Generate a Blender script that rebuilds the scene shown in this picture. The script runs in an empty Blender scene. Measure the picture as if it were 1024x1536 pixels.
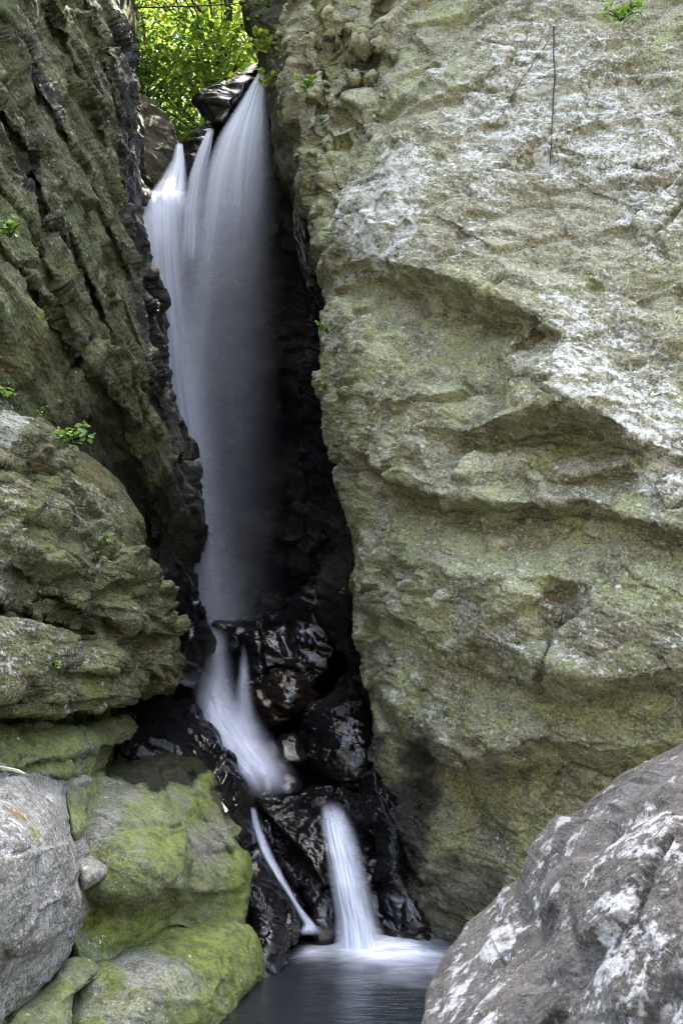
import bpy, math, random
import numpy as np
from concurrent.futures import ThreadPoolExecutor

rng = random.Random(7)
scene = bpy.context.scene
COL = scene.collection

# ------------------------------------------------------------------ camera
W, H = 1024.0, 1536.0
LENS = 35.0
FPX = LENS / 36.0 * H
PITCH = math.radians(8.0)
CAM = np.array([0.0, 0.0, 2.5])
CP, SP = math.cos(PITCH), math.sin(PITCH)

def P(px, py, Y):
    """world point seen at photo position px,py at distance Y"""
    px = np.asarray(px, float); py = np.asarray(py, float); Y = np.asarray(Y, float)
    xc = (px - W / 2) / FPX
    yc = -(py - H / 2) / FPX
    dy = CP - SP * yc
    dz = SP + CP * yc
    t = Y / dy
    return np.stack(np.broadcast_arrays(xc * t, Y, CAM[2] + dz * t), -1)

def py_at(z, Y):
    a = math.atan2(z - CAM[2], Y) - PITCH
    return H / 2 - FPX * math.tan(a)

# ------------------------------------------------------------------ noise
_r = np.random.RandomState(11)
PERM = _r.permutation(256).astype(np.int32)
_g = _r.normal(size=(256, 3)); _g /= np.linalg.norm(_g, axis=1)[:, None]
GRAD = _g.astype(np.float32)
POOL = ThreadPoolExecutor(4)
CH = 40000

def _perlin(p):
    i = np.floor(p); f = (p - i).astype(np.float32); i = i.astype(np.int32) & 255
    u = f * f * f * (f * (f * 6 - 15) + 10)
    out = None
    x0 = PERM[i[:, 0]]; x1 = PERM[(i[:, 0] + 1) & 255]
    for dx, xx in ((0, x0), (1, x1)):
        wx = u[:, 0] if dx else 1 - u[:, 0]
        for dy in (0, 1):
            xy = PERM[(xx + i[:, 1] + dy) & 255]
            wy = wx * (u[:, 1] if dy else 1 - u[:, 1])
            for dz in (0, 1):
                g = GRAD[PERM[(xy + i[:, 2] + dz) & 255]]
                d = g[:, 0] * (f[:, 0] - dx) + g[:, 1] * (f[:, 1] - dy) + g[:, 2] * (f[:, 2] - dz)
                d *= wy * (u[:, 2] if dz else 1 - u[:, 2])
                out = d if out is None else out + d
    return out * 1.5

def perlin(p, seed=0.0):
    p = np.asarray(p, np.float32).reshape(-1, 3) + np.float32(seed * 13.37 + 71.3)
    parts = [p[k:k + CH] for k in range(0, len(p), CH)]
    return np.concatenate(list(POOL.map(_perlin, parts)))

def fbm(p, octv=4, gain=0.5, lac=2.03, seed=0.0, ridged=False):
    p = np.asarray(p, np.float32)
    a, s, tot = 1.0, 0.0, 0.0
    for o in range(octv):
        n = perlin(p, seed + o)
        if ridged:
            n = 1 - 2 * np.abs(n)
        s = s + a * n; tot += a
        a *= gain; p = p * lac
    return s / tot

def _worley(p):
    i = np.floor(p).astype(np.int32); f = (p - i).astype(np.float32)
    n = len(p)
    f1 = np.full(n, 9.0, np.float32); f2 = f1.copy(); cid = np.zeros(n, np.int32); tilt = np.zeros(n, np.float32)
    for dx in (-1, 0, 1):
        for dy in (-1, 0, 1):
            for dz in (-1, 0, 1):
                h = PERM[(PERM[(PERM[(i[:, 0] + dx) & 255] + i[:, 1] + dy) & 255] + i[:, 2] + dz) & 255]
                v = f - (GRAD[h] * 0.45 + 0.5) - np.array([dx, dy, dz], np.float32)
                d = (v * v).sum(1)
                m = d < f1
                f2 = np.where(m, f1, np.minimum(f2, d))
                cid = np.where(m, h, cid)
                tilt = np.where(m, (v * GRAD[(h * 7 + 3) & 255]).sum(1), tilt)
                f1 = np.where(m, d, f1)
    return np.stack([np.sqrt(f1), np.sqrt(f2), cid / 255.0, tilt], 1).astype(np.float32)

def worley(p, seed=0.0):
    p = np.asarray(p, np.float32) + np.float32(seed * 9.71 + 31.7)
    parts = [p[k:k + CH] for k in range(0, len(p), CH)]
    return np.concatenate(list(POOL.map(_worley, parts)))

def sst(a, b, x):
    t = np.clip((x - a) / (b - a), 0, 1)
    return t * t * (3 - 2 * t)

def strata(p, nrm, spacing, warp=0.5, along=0.6, seed=0.0, edge=0.22, saw=0.5):
    """stepped bedding: each layer carries its own slowly varying height"""
    nrm = np.array(nrm, float); nrm /= np.linalg.norm(nrm)
    n = p @ nrm / spacing + warp * perlin(p * (0.35 / spacing) * 0.5, seed + 3) + 0.25 * warp * perlin(p * (1.6 / spacing), seed + 5)
    k = np.floor(n); f = n - k
    def h(kk):
        q = p * (along / spacing) * 0.35
        q = q + np.stack([kk * 7.3, kk * 3.1, kk * 11.7], 1)
        return perlin(q, seed + 8)
    h0, h1 = h(k), h(k + 1)
    s = sst(1 - edge, 1.0, f)
    groove = -0.12 * np.exp(-((f - 1 + edge * 0.4) / (edge * 0.35)) ** 2)
    lip = (1 - f) * (1 - s) + s
    amt = 0.35 + 0.65 * sst(-0.25, 0.35, perlin(p * (0.5 / spacing) * 0.6, seed + 15))
    return h0 * (1 - s) + h1 * s + groove + saw * amt * (lip - 0.5)

def tps(ctrl):
    c = np.array(ctrl, float)
    xy = c[:, :2] / 500.0; v = c[:, 2]
    n = len(c)
    def U(r2):
        return 0.5 * r2 * np.log(r2 + 1e-9)
    K = U(((xy[:, None] - xy[None]) ** 2).sum(-1)) + np.eye(n) * 0.004
    Q = np.hstack([np.ones((n, 1)), xy])
    A = np.block([[K, Q], [Q.T, np.zeros((3, 3))]])
    w = np.linalg.solve(A, np.concatenate([v, np.zeros(3)]))
    def f(px, py):
        x = px / 500.0; y = py / 500.0
        o = w[n] + w[n + 1] * x + w[n + 2] * y
        for k in range(n):
            o = o + w[k] * U((x - xy[k, 0]) ** 2 + (y - xy[k, 1]) ** 2)
        return o
    return f

def planes(lines):
    """angular relief: straight-edged planes strung between polylines of (x, y, depth)"""
    from mathutils import Vector
    from mathutils.geometry import delaunay_2d_cdt
    vs, es, dz = [], [], []
    for ln in lines:
        for k, (x, y, d) in enumerate(ln):
            vs.append(Vector((x, y))); dz.append(d)
            if k: es.append((len(vs) - 2, len(vs) - 1))
    ov, oe, of, orig, _, _ = delaunay_2d_cdt(vs, es, [], 0, 1e-4)
    val = []
    for k, v in enumerate(ov):
        if orig[k]: val.append(dz[orig[k][0]])
        else:
            dd = [(v - u).length + 1e-3 for u in vs]; w = [1 / d ** 3 for d in dd]
            val.append(sum(a * b for a, b in zip(w, dz)) / sum(w))
    tri = [[(ov[i].x, ov[i].y, val[i]) for i in f] for f in of]
    def f(X, Y):
        out = np.zeros_like(X)
        for (x0, y0, z0), (x1, y1, z1), (x2, y2, z2) in tri:
            det = (x1 - x0) * (y2 - y0) - (x2 - x0) * (y1 - y0)
            if abs(det) < 1e-6: continue
            m = np.nonzero((X >= min(x0, x1, x2)) & (X <= max(x0, x1, x2)) & (Y >= min(y0, y1, y2)) & (Y <= max(y0, y1, y2)))
            x, y = X[m], Y[m]
            a = ((x - x0) * (y2 - y0) - (x2 - x0) * (y - y0)) / det
            b = ((x1 - x0) * (y - y0) - (x - x0) * (y1 - y0)) / det
            k = (a >= -1e-6) & (b >= -1e-6) & (a + b <= 1 + 1e-6)
            z = z0 + a * (z1 - z0) + b * (z2 - z0)
            out[m[0][k], m[1][k]] = z[k]
        return out
    return f

def polydist(px, py, pts):
    pts = np.array(pts, float)
    seg = np.linalg.norm(np.diff(pts, axis=0), axis=1)
    cum = np.concatenate([[0], np.cumsum(seg)])
    best = np.full(px.shape, 1e18); sgn = np.zeros(px.shape); tt = np.zeros(px.shape)
    for k in range(len(seg)):
        a, b = pts[k], pts[k + 1]; d = b - a
        t = np.clip(((px - a[0]) * d[0] + (py - a[1]) * d[1]) / (d @ d), 0, 1)
        qx = px - a[0] - t * d[0]; qy = py - a[1] - t * d[1]
        d2 = qx * qx + qy * qy
        m = d2 < best
        best = np.where(m, d2, best)
        sgn = np.where(m, np.sign(d[0] * qy - d[1] * qx), sgn)
        tt = np.where(m, (cum[k] + t * seg[k]) / cum[-1], tt)
    return np.sqrt(best), sgn, tt

def features(px, py, feats, warp=9.0, wscale=70.0):
    """relief of ledges, steps, cracks and bumps; positive = deeper into the rock"""
    q = np.stack([px / wscale, py / wscale, np.zeros_like(px)], -1).reshape(-1, 3)
    wx = fbm(q, 5, 0.6, seed=41).reshape(px.shape) * warp
    wy = fbm(q, 5, 0.6, seed=52).reshape(px.shape) * warp
    X, Y = px + wx, py + wy
    out = np.zeros_like(px)
    for ft in feats:
        kind = ft[0]
        if kind == 'planes':
            z = planes(ft[1])(X, Y)
            for _ in range(ft[2]):
                z = (np.roll(z, 1, 0) + np.roll(z, -1, 0) + np.roll(z, 1, 1) + np.roll(z, -1, 1) + 2 * z) / 6
            out += z
        elif kind == 'ledge':
            _, pts, A, w, e, B, wb = ft
            d, s, t = polydist(X, Y, pts)
            fade = sst(0, 0.16, t) * sst(0, 0.16, 1 - t)
            below = A * sst(0, e, d) * np.exp(-d / w)
            above = -B * np.exp(-d / wb)
            out += fade * np.where(s > 0, below - B * (1 - sst(0, e, d)), above)
        elif kind == 'cove':
            _, pts, A, e, w1, w2, B, wb = ft
            d, s, t = polydist(X, Y, pts)
            k = np.sin(np.pi * np.clip(t, 0, 1)) ** 0.6
            wv = (0.55 + 0.45 * k)
            d2 = d * np.where(s > 0, 1, -1)
            rag = 1 + 0.35 * perlin(np.stack([X / 26, Y / 26, 0 * X], -1).reshape(-1, 3), 77).reshape(X.shape)
            below = A * k * rag * sst(-0.25 * e, e, d2) * (1 - sst(w1 * wv, w2 * wv, d2))
            above = -B * k * np.exp(-d / wb) * (1 - sst(-0.25 * e, e, d2))
            out += below + above
        elif kind == 'step':
            _, pts, A, e, w = ft
            d, s, t = polydist(X, Y, pts)
            fade = sst(0, 0.2, t) * sst(0, 0.2, 1 - t)
            out += fade * A * np.where(s > 0, sst(0, e, d), 0) * np.exp(-(d / w) ** 2)
        elif kind == 'crack':
            _, pts, A, w = ft
            d, s, t = polydist(X, Y, pts)
            fade = sst(0, 0.12, t) * sst(0, 0.12, 1 - t)
            out += fade * A * np.exp(-(d / w) ** 2)
        elif kind == 'bump':
            _, x0, y0, rx, ry, ang, A = ft
            c, s_ = math.cos(math.radians(ang)), math.sin(math.radians(ang))
            dx, dy = X - x0, Y - y0
            u = (dx * c + dy * s_) / rx; v = (-dx * s_ + dy * c) / ry
            out += A * np.exp(-(u * u + v * v))
    return out

def blobs(px, py, base, lst, seed=0.0, scale=60.0, rough=0.5):
    """soft patch mask; lst of (x, y, rx, ry, angle, value)"""
    q = np.stack([px / scale, py / scale, np.zeros_like(px)], -1).reshape(-1, 3)
    n = fbm(q, 4, 0.6, seed=seed).reshape(px.shape)
    out = np.full(px.shape, float(base))
    for (x0, y0, rx, ry, ang, val) in lst:
        c, s_ = math.cos(math.radians(ang)), math.sin(math.radians(ang))
        dx, dy = px - x0, py - y0
        u = (dx * c + dy * s_) / rx; v = (-dx * s_ + dy * c) / ry
        r = np.sqrt(u * u + v * v) + rough * n
        k = 1 - sst(0.45, 1.15, r)
        out = out * (1 - k) + val * k
    return out

# ------------------------------------------------------------------ mesh helpers
def tag(o, label=None, cat=None, group=None, kind=None):
    if label: o['label'] = label
    if cat: o['category'] = cat
    if group: o['group'] = group
    if kind: o['kind'] = kind
    return o

def empty(name, loc):
    o = bpy.data.objects.new(name, None); COL.objects.link(o)
    o.location = loc; o.empty_display_size = 0.2
    return o

def raw_mesh(name, co, loops, starts, totals, smooth=True):
    me = bpy.data.meshes.new(name)
    me.vertices.add(len(co)); me.vertices.foreach_set('co', np.asarray(co, np.float32).ravel())
    me.loops.add(len(loops)); me.loops.foreach_set('vertex_index', np.asarray(loops, np.int32))
    me.polygons.add(len(starts))
    me.polygons.foreach_set('loop_start', np.asarray(starts, np.int32))
    me.polygons.foreach_set('loop_total', np.asarray(totals, np.int32))
    me.update(calc_edges=True)
    if smooth:
        me.polygons.foreach_set('use_smooth', np.ones(len(starts), bool))
    return me

def quad_tri_mesh(name, co, quads, tris=None, smooth=True):
    quads = np.asarray(quads, np.int32).reshape(-1, 4)
    loops = quads.ravel(); starts = np.arange(len(quads)) * 4; totals = np.full(len(quads), 4)
    if tris is not None and len(tris):
        tris = np.asarray(tris, np.int32).reshape(-1, 3)
        starts = np.concatenate([starts, len(loops) + np.arange(len(tris)) * 3])
        loops = np.concatenate([loops, tris.ravel()]); totals = np.concatenate([totals, np.full(len(tris), 3)])
    return raw_mesh(name, co, loops, starts, totals, smooth)

def get_normals(me):
    a = np.empty(len(me.vertices) * 3, np.float32)
    me.vertex_normals.foreach_get('vector', a)
    return a.reshape(-1, 3)

def set_co(me, co):
    me.vertices.foreach_set('co', np.asarray(co, np.float32).ravel()); me.update()

def set_attr(me, name, vals):
    a = me.attributes.new(name, 'FLOAT', 'POINT')
    a.data.foreach_set('value', np.asarray(vals, np.float32).ravel())

def grid_quads(nr, nc, cyclic=False, off=0):
    idx = np.arange(nr * nc).reshape(nr, nc) + off
    if cyclic:
        idx = np.hstack([idx, idx[:, :1]])
    return np.stack([idx[:-1, :-1], idx[1:, :-1], idx[1:, 1:], idx[:-1, 1:]], -1).reshape(-1, 4)

def link(name, me, mat, parent=None, base=None):
    """object whose origin sits at its own base"""
    n = len(me.vertices)
    co = np.empty(n * 3, np.float32); me.vertices.foreach_get('co', co); co = co.reshape(-1, 3)
    if base is None:
        lo, hi = co.min(0), co.max(0)
        base = np.array([(lo[0] + hi[0]) / 2, (lo[1] + hi[1]) / 2, lo[2]])
    base = np.asarray(base, np.float32)
    set_co(me, co - base)
    o = bpy.data.objects.new(name, me); COL.objects.link(o)
    if parent is not None:
        o.parent = parent
        pl = np.array(parent.location[:], np.float32)
        o.location = [float(v) for v in (base - pl)]
    else:
        o.location = [float(v) for v in base]
    me.materials.append(mat)
    return o

# ------------------------------------------------------------------ rock noise recipes
def relief(p, nrm, r):
    """displacement along the normal for world points p; r = dict of amounts"""
    d = np.zeros(len(p))
    sd = r.get('seed', 0)
    if r.get('big', 0):
        d += r['big'] * fbm(p * r.get('bigf', 0.9), 3, seed=sd)
    for k, (sp, am, wp) in enumerate(r.get('strata', ())):
        d += am * strata(p, r['n'], sp, wp, r.get('along', 0.6), seed=sd + 20 + 9 * k, edge=r.get('edge', 0.22), saw=r.get('saw', 0.5))
    if r.get('facet', 0):
        w = worley(p * np.array(r.get('fscale', (1, 1, 1))) * r.get('ff', 2.0) + 0.25 * np.stack([perlin(p * 2.0, sd + 60 + k) for k in range(3)], 1), sd)
        b_ = w[:, 1] - w[:, 0]
        d += r["facet"] * (((w[:, 2] - 0.5) * 0.6 + 1.5 * w[:, 3]) * sst(0.0, r.get('fe', 0.13), b_) - 0.16 * (1 - sst(0, 0.10, b_)))
    if r.get('mid', 0):
        d += r['mid'] * fbm(p * r.get('midf', 4.0), 4, 0.55, seed=sd + 5, ridged=r.get('ridged', False))
    if r.get('fine', 0):
        q = p
        if 'n' in r:
            nn = np.array(r['n'], float); nn /= np.linalg.norm(nn)
            q = p + np.outer(p @ nn, nn) * r.get('stretch', 2.0)
        d += r['fine'] * fbm(q * r.get('finef', 16.0), 4, 0.62, seed=sd + 9)
    return d

def grid_spacing(a, b, dense_a, dense_b, step, far):
    out = list(np.arange(dense_a, dense_b, step))
    x, s = dense_a, step
    pre = []
    while x > a:
        s = min(s * 1.25, far); x -= s; pre.append(x)
    x, s = out[-1], step
    post = []
    while x < b:
        s = min(s * 1.25, far); x += s; post.append(x)
    return np.array(pre[::-1] + out + post)

def attrs_from(me, px, py, at):
    for nm in ('wet', 'moss', 'lich', 'ochre', 'film'):
        spec = at.get(nm, (1.0 if nm == 'film' else 0.0, []))
        set_attr(me, nm, blobs(px, py, spec[0], spec[1], seed={'wet': 3, 'moss': 14, 'lich': 25, 'ochre': 36, 'film': 47}[nm], scale=at.get('scale', 60.0)))

def make_cliff(name, mat, sil, side, xout, ctrl, feats, rel, R, wr, deep, at, ylim=(-900, 1900), step=1.9, dense_x=(0, 1024), silrough=(6.0, 45.0), slant=0.25, warp=9.0):
    """closed cliff mass: a front face with relief, rounded into a side wall that runs back into the gorge"""
    rows = grid_spacing(ylim[0], ylim[1], -40, 1580, step, 60)
    sil = np.array(sil, float)
    xs = np.interp(rows, sil[:, 1], sil[:, 0])
    k = np.ones(9) / 9
    xs = np.convolve(np.pad(xs, 4, mode='edge'), k, 'valid')
    q = np.stack([rows / silrough[1], rows * 0, rows * 0 + 5.5], 1)
    xs = xs + silrough[0] * fbm(q, 4, 0.6, seed=xout * 0.01)
    D = tps(ctrl)
    span = abs(xout - np.mean(xs))
    inner = np.concatenate([np.linspace(0, 1, 26) ** 1.7 * wr, [wr]])[:-1]
    vis = max(abs((dense_x[1] if side > 0 else dense_x[0]) - xx) for xx in (xs.min(), xs.max()))
    cols = list(inner)
    x, s = wr, step
    while x < span:
        cols.append(x)
        if x > vis + 20: s = min(s * 1.25, 50)
        x += s
    cols = np.array(cols)
    PX = xs[:, None] + side * cols[None, :]
    PY = np.repeat(rows[:, None], len(cols), 1)
    Y = D(PX, PY) + features(PX, PY, feats, warp)
    qn = np.clip(cols / wr, 0, 1)
    Y = Y + R * (1 - np.sqrt(np.clip(1 - (1 - qn) ** 2, 0, 1)))[None, :]
    front = P(PX, PY, np.maximum(Y, 1.2))
    nf = len(cols)
    # side wall going back into the gorge, then the hidden back
    ts = (np.linspace(0, 1, 40)[1:]) ** 1.3
    E = front[:, 0]
    sidew = E[:, None, :] + np.stack([side * slant * deep * ts, deep * ts, 0 * ts], -1)[None]
    O = front[:, -1]
    outw = O[:, None, :] + np.stack([0 * np.linspace(.2, 1, 5), deep * np.linspace(.2, 1, 5), 0 * np.linspace(.2, 1, 5)], -1)[None]
    ring = np.concatenate([sidew[:, ::-1], front, outw], 1)
    if side < 0:
        ring = ring[:, ::-1]
    nr, nc, _ = ring.shape
    co = ring.reshape(-1, 3)
    quads = grid_quads(nr, nc, cyclic=True)
    top = len(co); co = np.vstack([co, ring[0].mean(0), ring[-1].mean(0)])
    tri = []
    for j in range(nc):
        j2 = (j + 1) % nc
        tri.append((top, j, j2)); tri.append((top + 1, (nr - 1) * nc + j2, (nr - 1) * nc + j))
    me = quad_tri_mesh(name, co, quads, tri)
    pxa = np.concatenate([np.repeat(PX[:, :1], len(ts), 1), PX, np.repeat(PX[:, -1:], 5, 1)], 1)
    if side < 0: pxa = pxa[:, ::-1]
    pya = np.repeat(rows[:, None], nc, 1)
    pxa = np.concatenate([pxa.ravel(), [0, 0]]); pya = np.concatenate([pya.ravel(), [0, 0]])
    return finish(name, me, mat, rel, pxa, pya, at)

def finish(name, me, mat, rel, pxa, pya, at):
    n = len(me.vertices)
    co = np.empty(n * 3, np.float32); me.vertices.foreach_get('co', co); co = co.reshape(-1, 3)
    for stage in rel:
        nv = get_normals(me)
        mask = 1.0
        if 'zone' in stage:
            z = stage['zone']; mask = blobs(pxa, pya, z[0], z[1], seed=2.0)
        co = co + nv * (relief(co, nv, stage) * mask)[:, None]
        set_co(me, co)
    attrs_from(me, pxa, pya, at)
    return link(name, me, mat)

def catmull(pts, m):
    pts = np.array(pts, float); n = len(pts)
    out = []
    for k in range(n):
        p0, p1, p2, p3 = pts[k - 1], pts[k], pts[(k + 1) % n], pts[(k + 2) % n]
        t = np.linspace(0, 1, m, endpoint=False)[:, None]
        out.append(0.5 * (2 * p1 + (p2 - p0) * t + (2 * p0 - 5 * p1 + 4 * p2 - p3) * t ** 2 + (3 * p1 - p0 - 3 * p2 + p3) * t ** 3))
    return np.concatenate(out)

def make_rock(name, mat, outline, ctrl, thick, back, rel, at=None, feats=(), power=0.5, step=2.0, center=None, warp=8.0, n=None, tight=False):
    """closed boulder: the outline gives its girth, ctrl its distance, thick/back how far it swells to the front and back"""
    at = at or {}
    pts = catmull(outline, 12)
    c = np.array(center if center else pts.mean(0))
    ang = np.unwrap(np.arctan2(pts[:, 1] - c[1], pts[:, 0] - c[0]))
    rad = np.hypot(pts[:, 0] - c[0], pts[:, 1] - c[1])
    if ang[-1] < ang[0]: ang, rad = ang[::-1], rad[::-1]
    th = np.concatenate([ang - 2 * np.pi, ang, ang + 2 * np.pi]); rd = np.tile(rad, 3)
    o = np.argsort(th, kind='stable'); th, rd = th[o], rd[o]
    if n is None:
        n = int(np.clip((pts.max(0) - pts.min(0)).max() / step, 24, 520))
    u = np.linspace(-1, 1, n); U, V = np.meshgrid(u, u)
    r = np.maximum(np.abs(U), np.abs(V)); a_ = np.abs(U) >= np.abs(V)
    t = np.where(a_, np.pi / 4 * V / np.where(U == 0, 1e-9, U), np.pi / 2 - np.pi / 4 * U / np.where(V == 0, 1e-9, V))
    t = np.where(np.where(a_, U, V) < 0, t + np.pi, t)
    t = np.arctan2(np.sin(t), np.cos(t))
    rr = 0.6 * np.sin(r * np.pi / 2) + 0.4 * r
    rr = np.where(r > 0.9999, 1.0, rr)
    R_ = np.interp(t, th, rd)
    PX = c[0] + np.cos(t) * R_ * rr; PY = c[1] + np.sin(t) * R_ * rr
    D = tps(ctrl) if len(ctrl) > 3 else (lambda a, b: np.full(a.shape, float(ctrl[0][2])))
    ft = features(PX, PY, feats, warp) if feats else 0
    dome = np.sqrt(np.clip(1 - rr * rr, 0, 1)) ** (2 * power)
    edge_in = 1 - sst(0.85, 1.0, rr)
    Yc = D(PX, PY)
    Y = Yc + thick * (1 - dome) + ft * (0.3 + 0.7 * edge_in)
    front = P(PX, PY, Y).reshape(-1, 3)
    idx = np.arange(n * n).reshape(n, n)
    ringi = np.concatenate([idx[0, :-1], idx[:-1, -1], idx[-1, :0:-1], idx[:0:-1, 0]])
    m = len(ringi)
    rimp = front[ringi]
    cen = P(c[0], c[1], float(np.mean(Y.ravel()[ringi])))
    co = [front]; quads = [grid_quads(n, n)]
    prev = ringi; base = n * n
    K = 14
    rp, rq = PX.ravel()[ringi], PY.ravel()[ringi]
    pxl, pyl = [PX.ravel()], [PY.ravel()]
    for k in range(1, K):
        a = k / K * np.pi / 2
        ring = cen + (rimp - cen) * math.cos(a) + np.array([0, back * math.sin(a), 0])
        co.append(ring); cur = np.arange(m) + base; base += m
        quads.append(np.stack([prev, np.roll(prev, -1), np.roll(cur, -1), cur], 1)); prev = cur
        pxl.append(rp); pyl.append(rq)
    co.append((cen + np.array([0, back, 0])).reshape(1, 3)); pxl.append(c[:1]); pyl.append(c[1:])
    tris = np.stack([prev, np.roll(prev, -1), np.full(m, base)], 1)
    me = quad_tri_mesh(name, np.vstack(co), np.concatenate(quads), tris)
    return finish(name, me, mat, rel, np.concatenate(pxl), np.concatenate(pyl), at)

# ------------------------------------------------------------------ materials
def nodes(name):
    m = bpy.data.materials.new(name); m.use_nodes = True
    nt = m.node_tree; nt.nodes.clear()
    return m, nt, nt.nodes, nt.links

class G:
    def __init__(s, nt): s.n, s.l = nt.nodes, nt.links
    def new(s, t, **kw):
        nd = s.n.new(t)
        for k, v in kw.items(): setattr(nd, k, v)
        return nd
    def put(s, sock, v):
        if hasattr(v, 'is_output') or isinstance(v, bpy.types.NodeSocket): s.l.new(v, sock)
        else: sock.default_value = v
    def math(s, op, a, b=0.0, c=0.0, clamp=False):
        nd = s.new('ShaderNodeMath', operation=op); nd.use_clamp = clamp
        s.put(nd.inputs[0], a); s.put(nd.inputs[1], b)
        if op in ('MULTIPLY_ADD', 'SMOOTH_MIN'): s.put(nd.inputs[2], c)
        return nd.outputs[0]
    def ramp(s, v, a, b, lo=0.0, hi=1.0, smooth=True):
        nd = s.new('ShaderNodeMapRange', interpolation_type='SMOOTHSTEP' if smooth else 'LINEAR')
        s.put(nd.inputs[0], v); s.put(nd.inputs[1], a); s.put(nd.inputs[2], b); s.put(nd.inputs[3], lo); s.put(nd.inputs[4], hi)
        return nd.outputs[0]
    def mix(s, f, a, b, mode='MIX'):
        nd = s.new('ShaderNodeMix', data_type='RGBA', blend_type=mode)
        s.put(nd.inputs[0], f)
        s.put(nd.inputs[6], a if not isinstance(a, tuple) else (*a[:3], 1)); s.put(nd.inputs[7], b if not isinstance(b, tuple) else (*b[:3], 1))
        return nd.outputs[2]
    def noise(s, vec, scale, detail=4.0, rough=0.55, dist=0.0):
        nd = s.new('ShaderNodeTexNoise'); s.put(nd.inputs['Vector'], vec)
        nd.inputs['Scale'].default_value = scale; nd.inputs['Detail'].default_value = detail
        nd.inputs['Roughness'].default_value = rough; nd.inputs['Distortion'].default_value = dist
        return nd.outputs[0]
    def voro(s, vec, scale, feature='F1', rand=1.0):
        nd = s.new('ShaderNodeTexVoronoi', feature=feature); s.put(nd.inputs['Vector'], vec)
        nd.inputs['Scale'].default_value = scale; nd.inputs['Randomness'].default_value = rand
        return nd.outputs
    def attr(s, name):
        return s.new('ShaderNodeAttribute', attribute_name=name).outputs['Fac']

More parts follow.
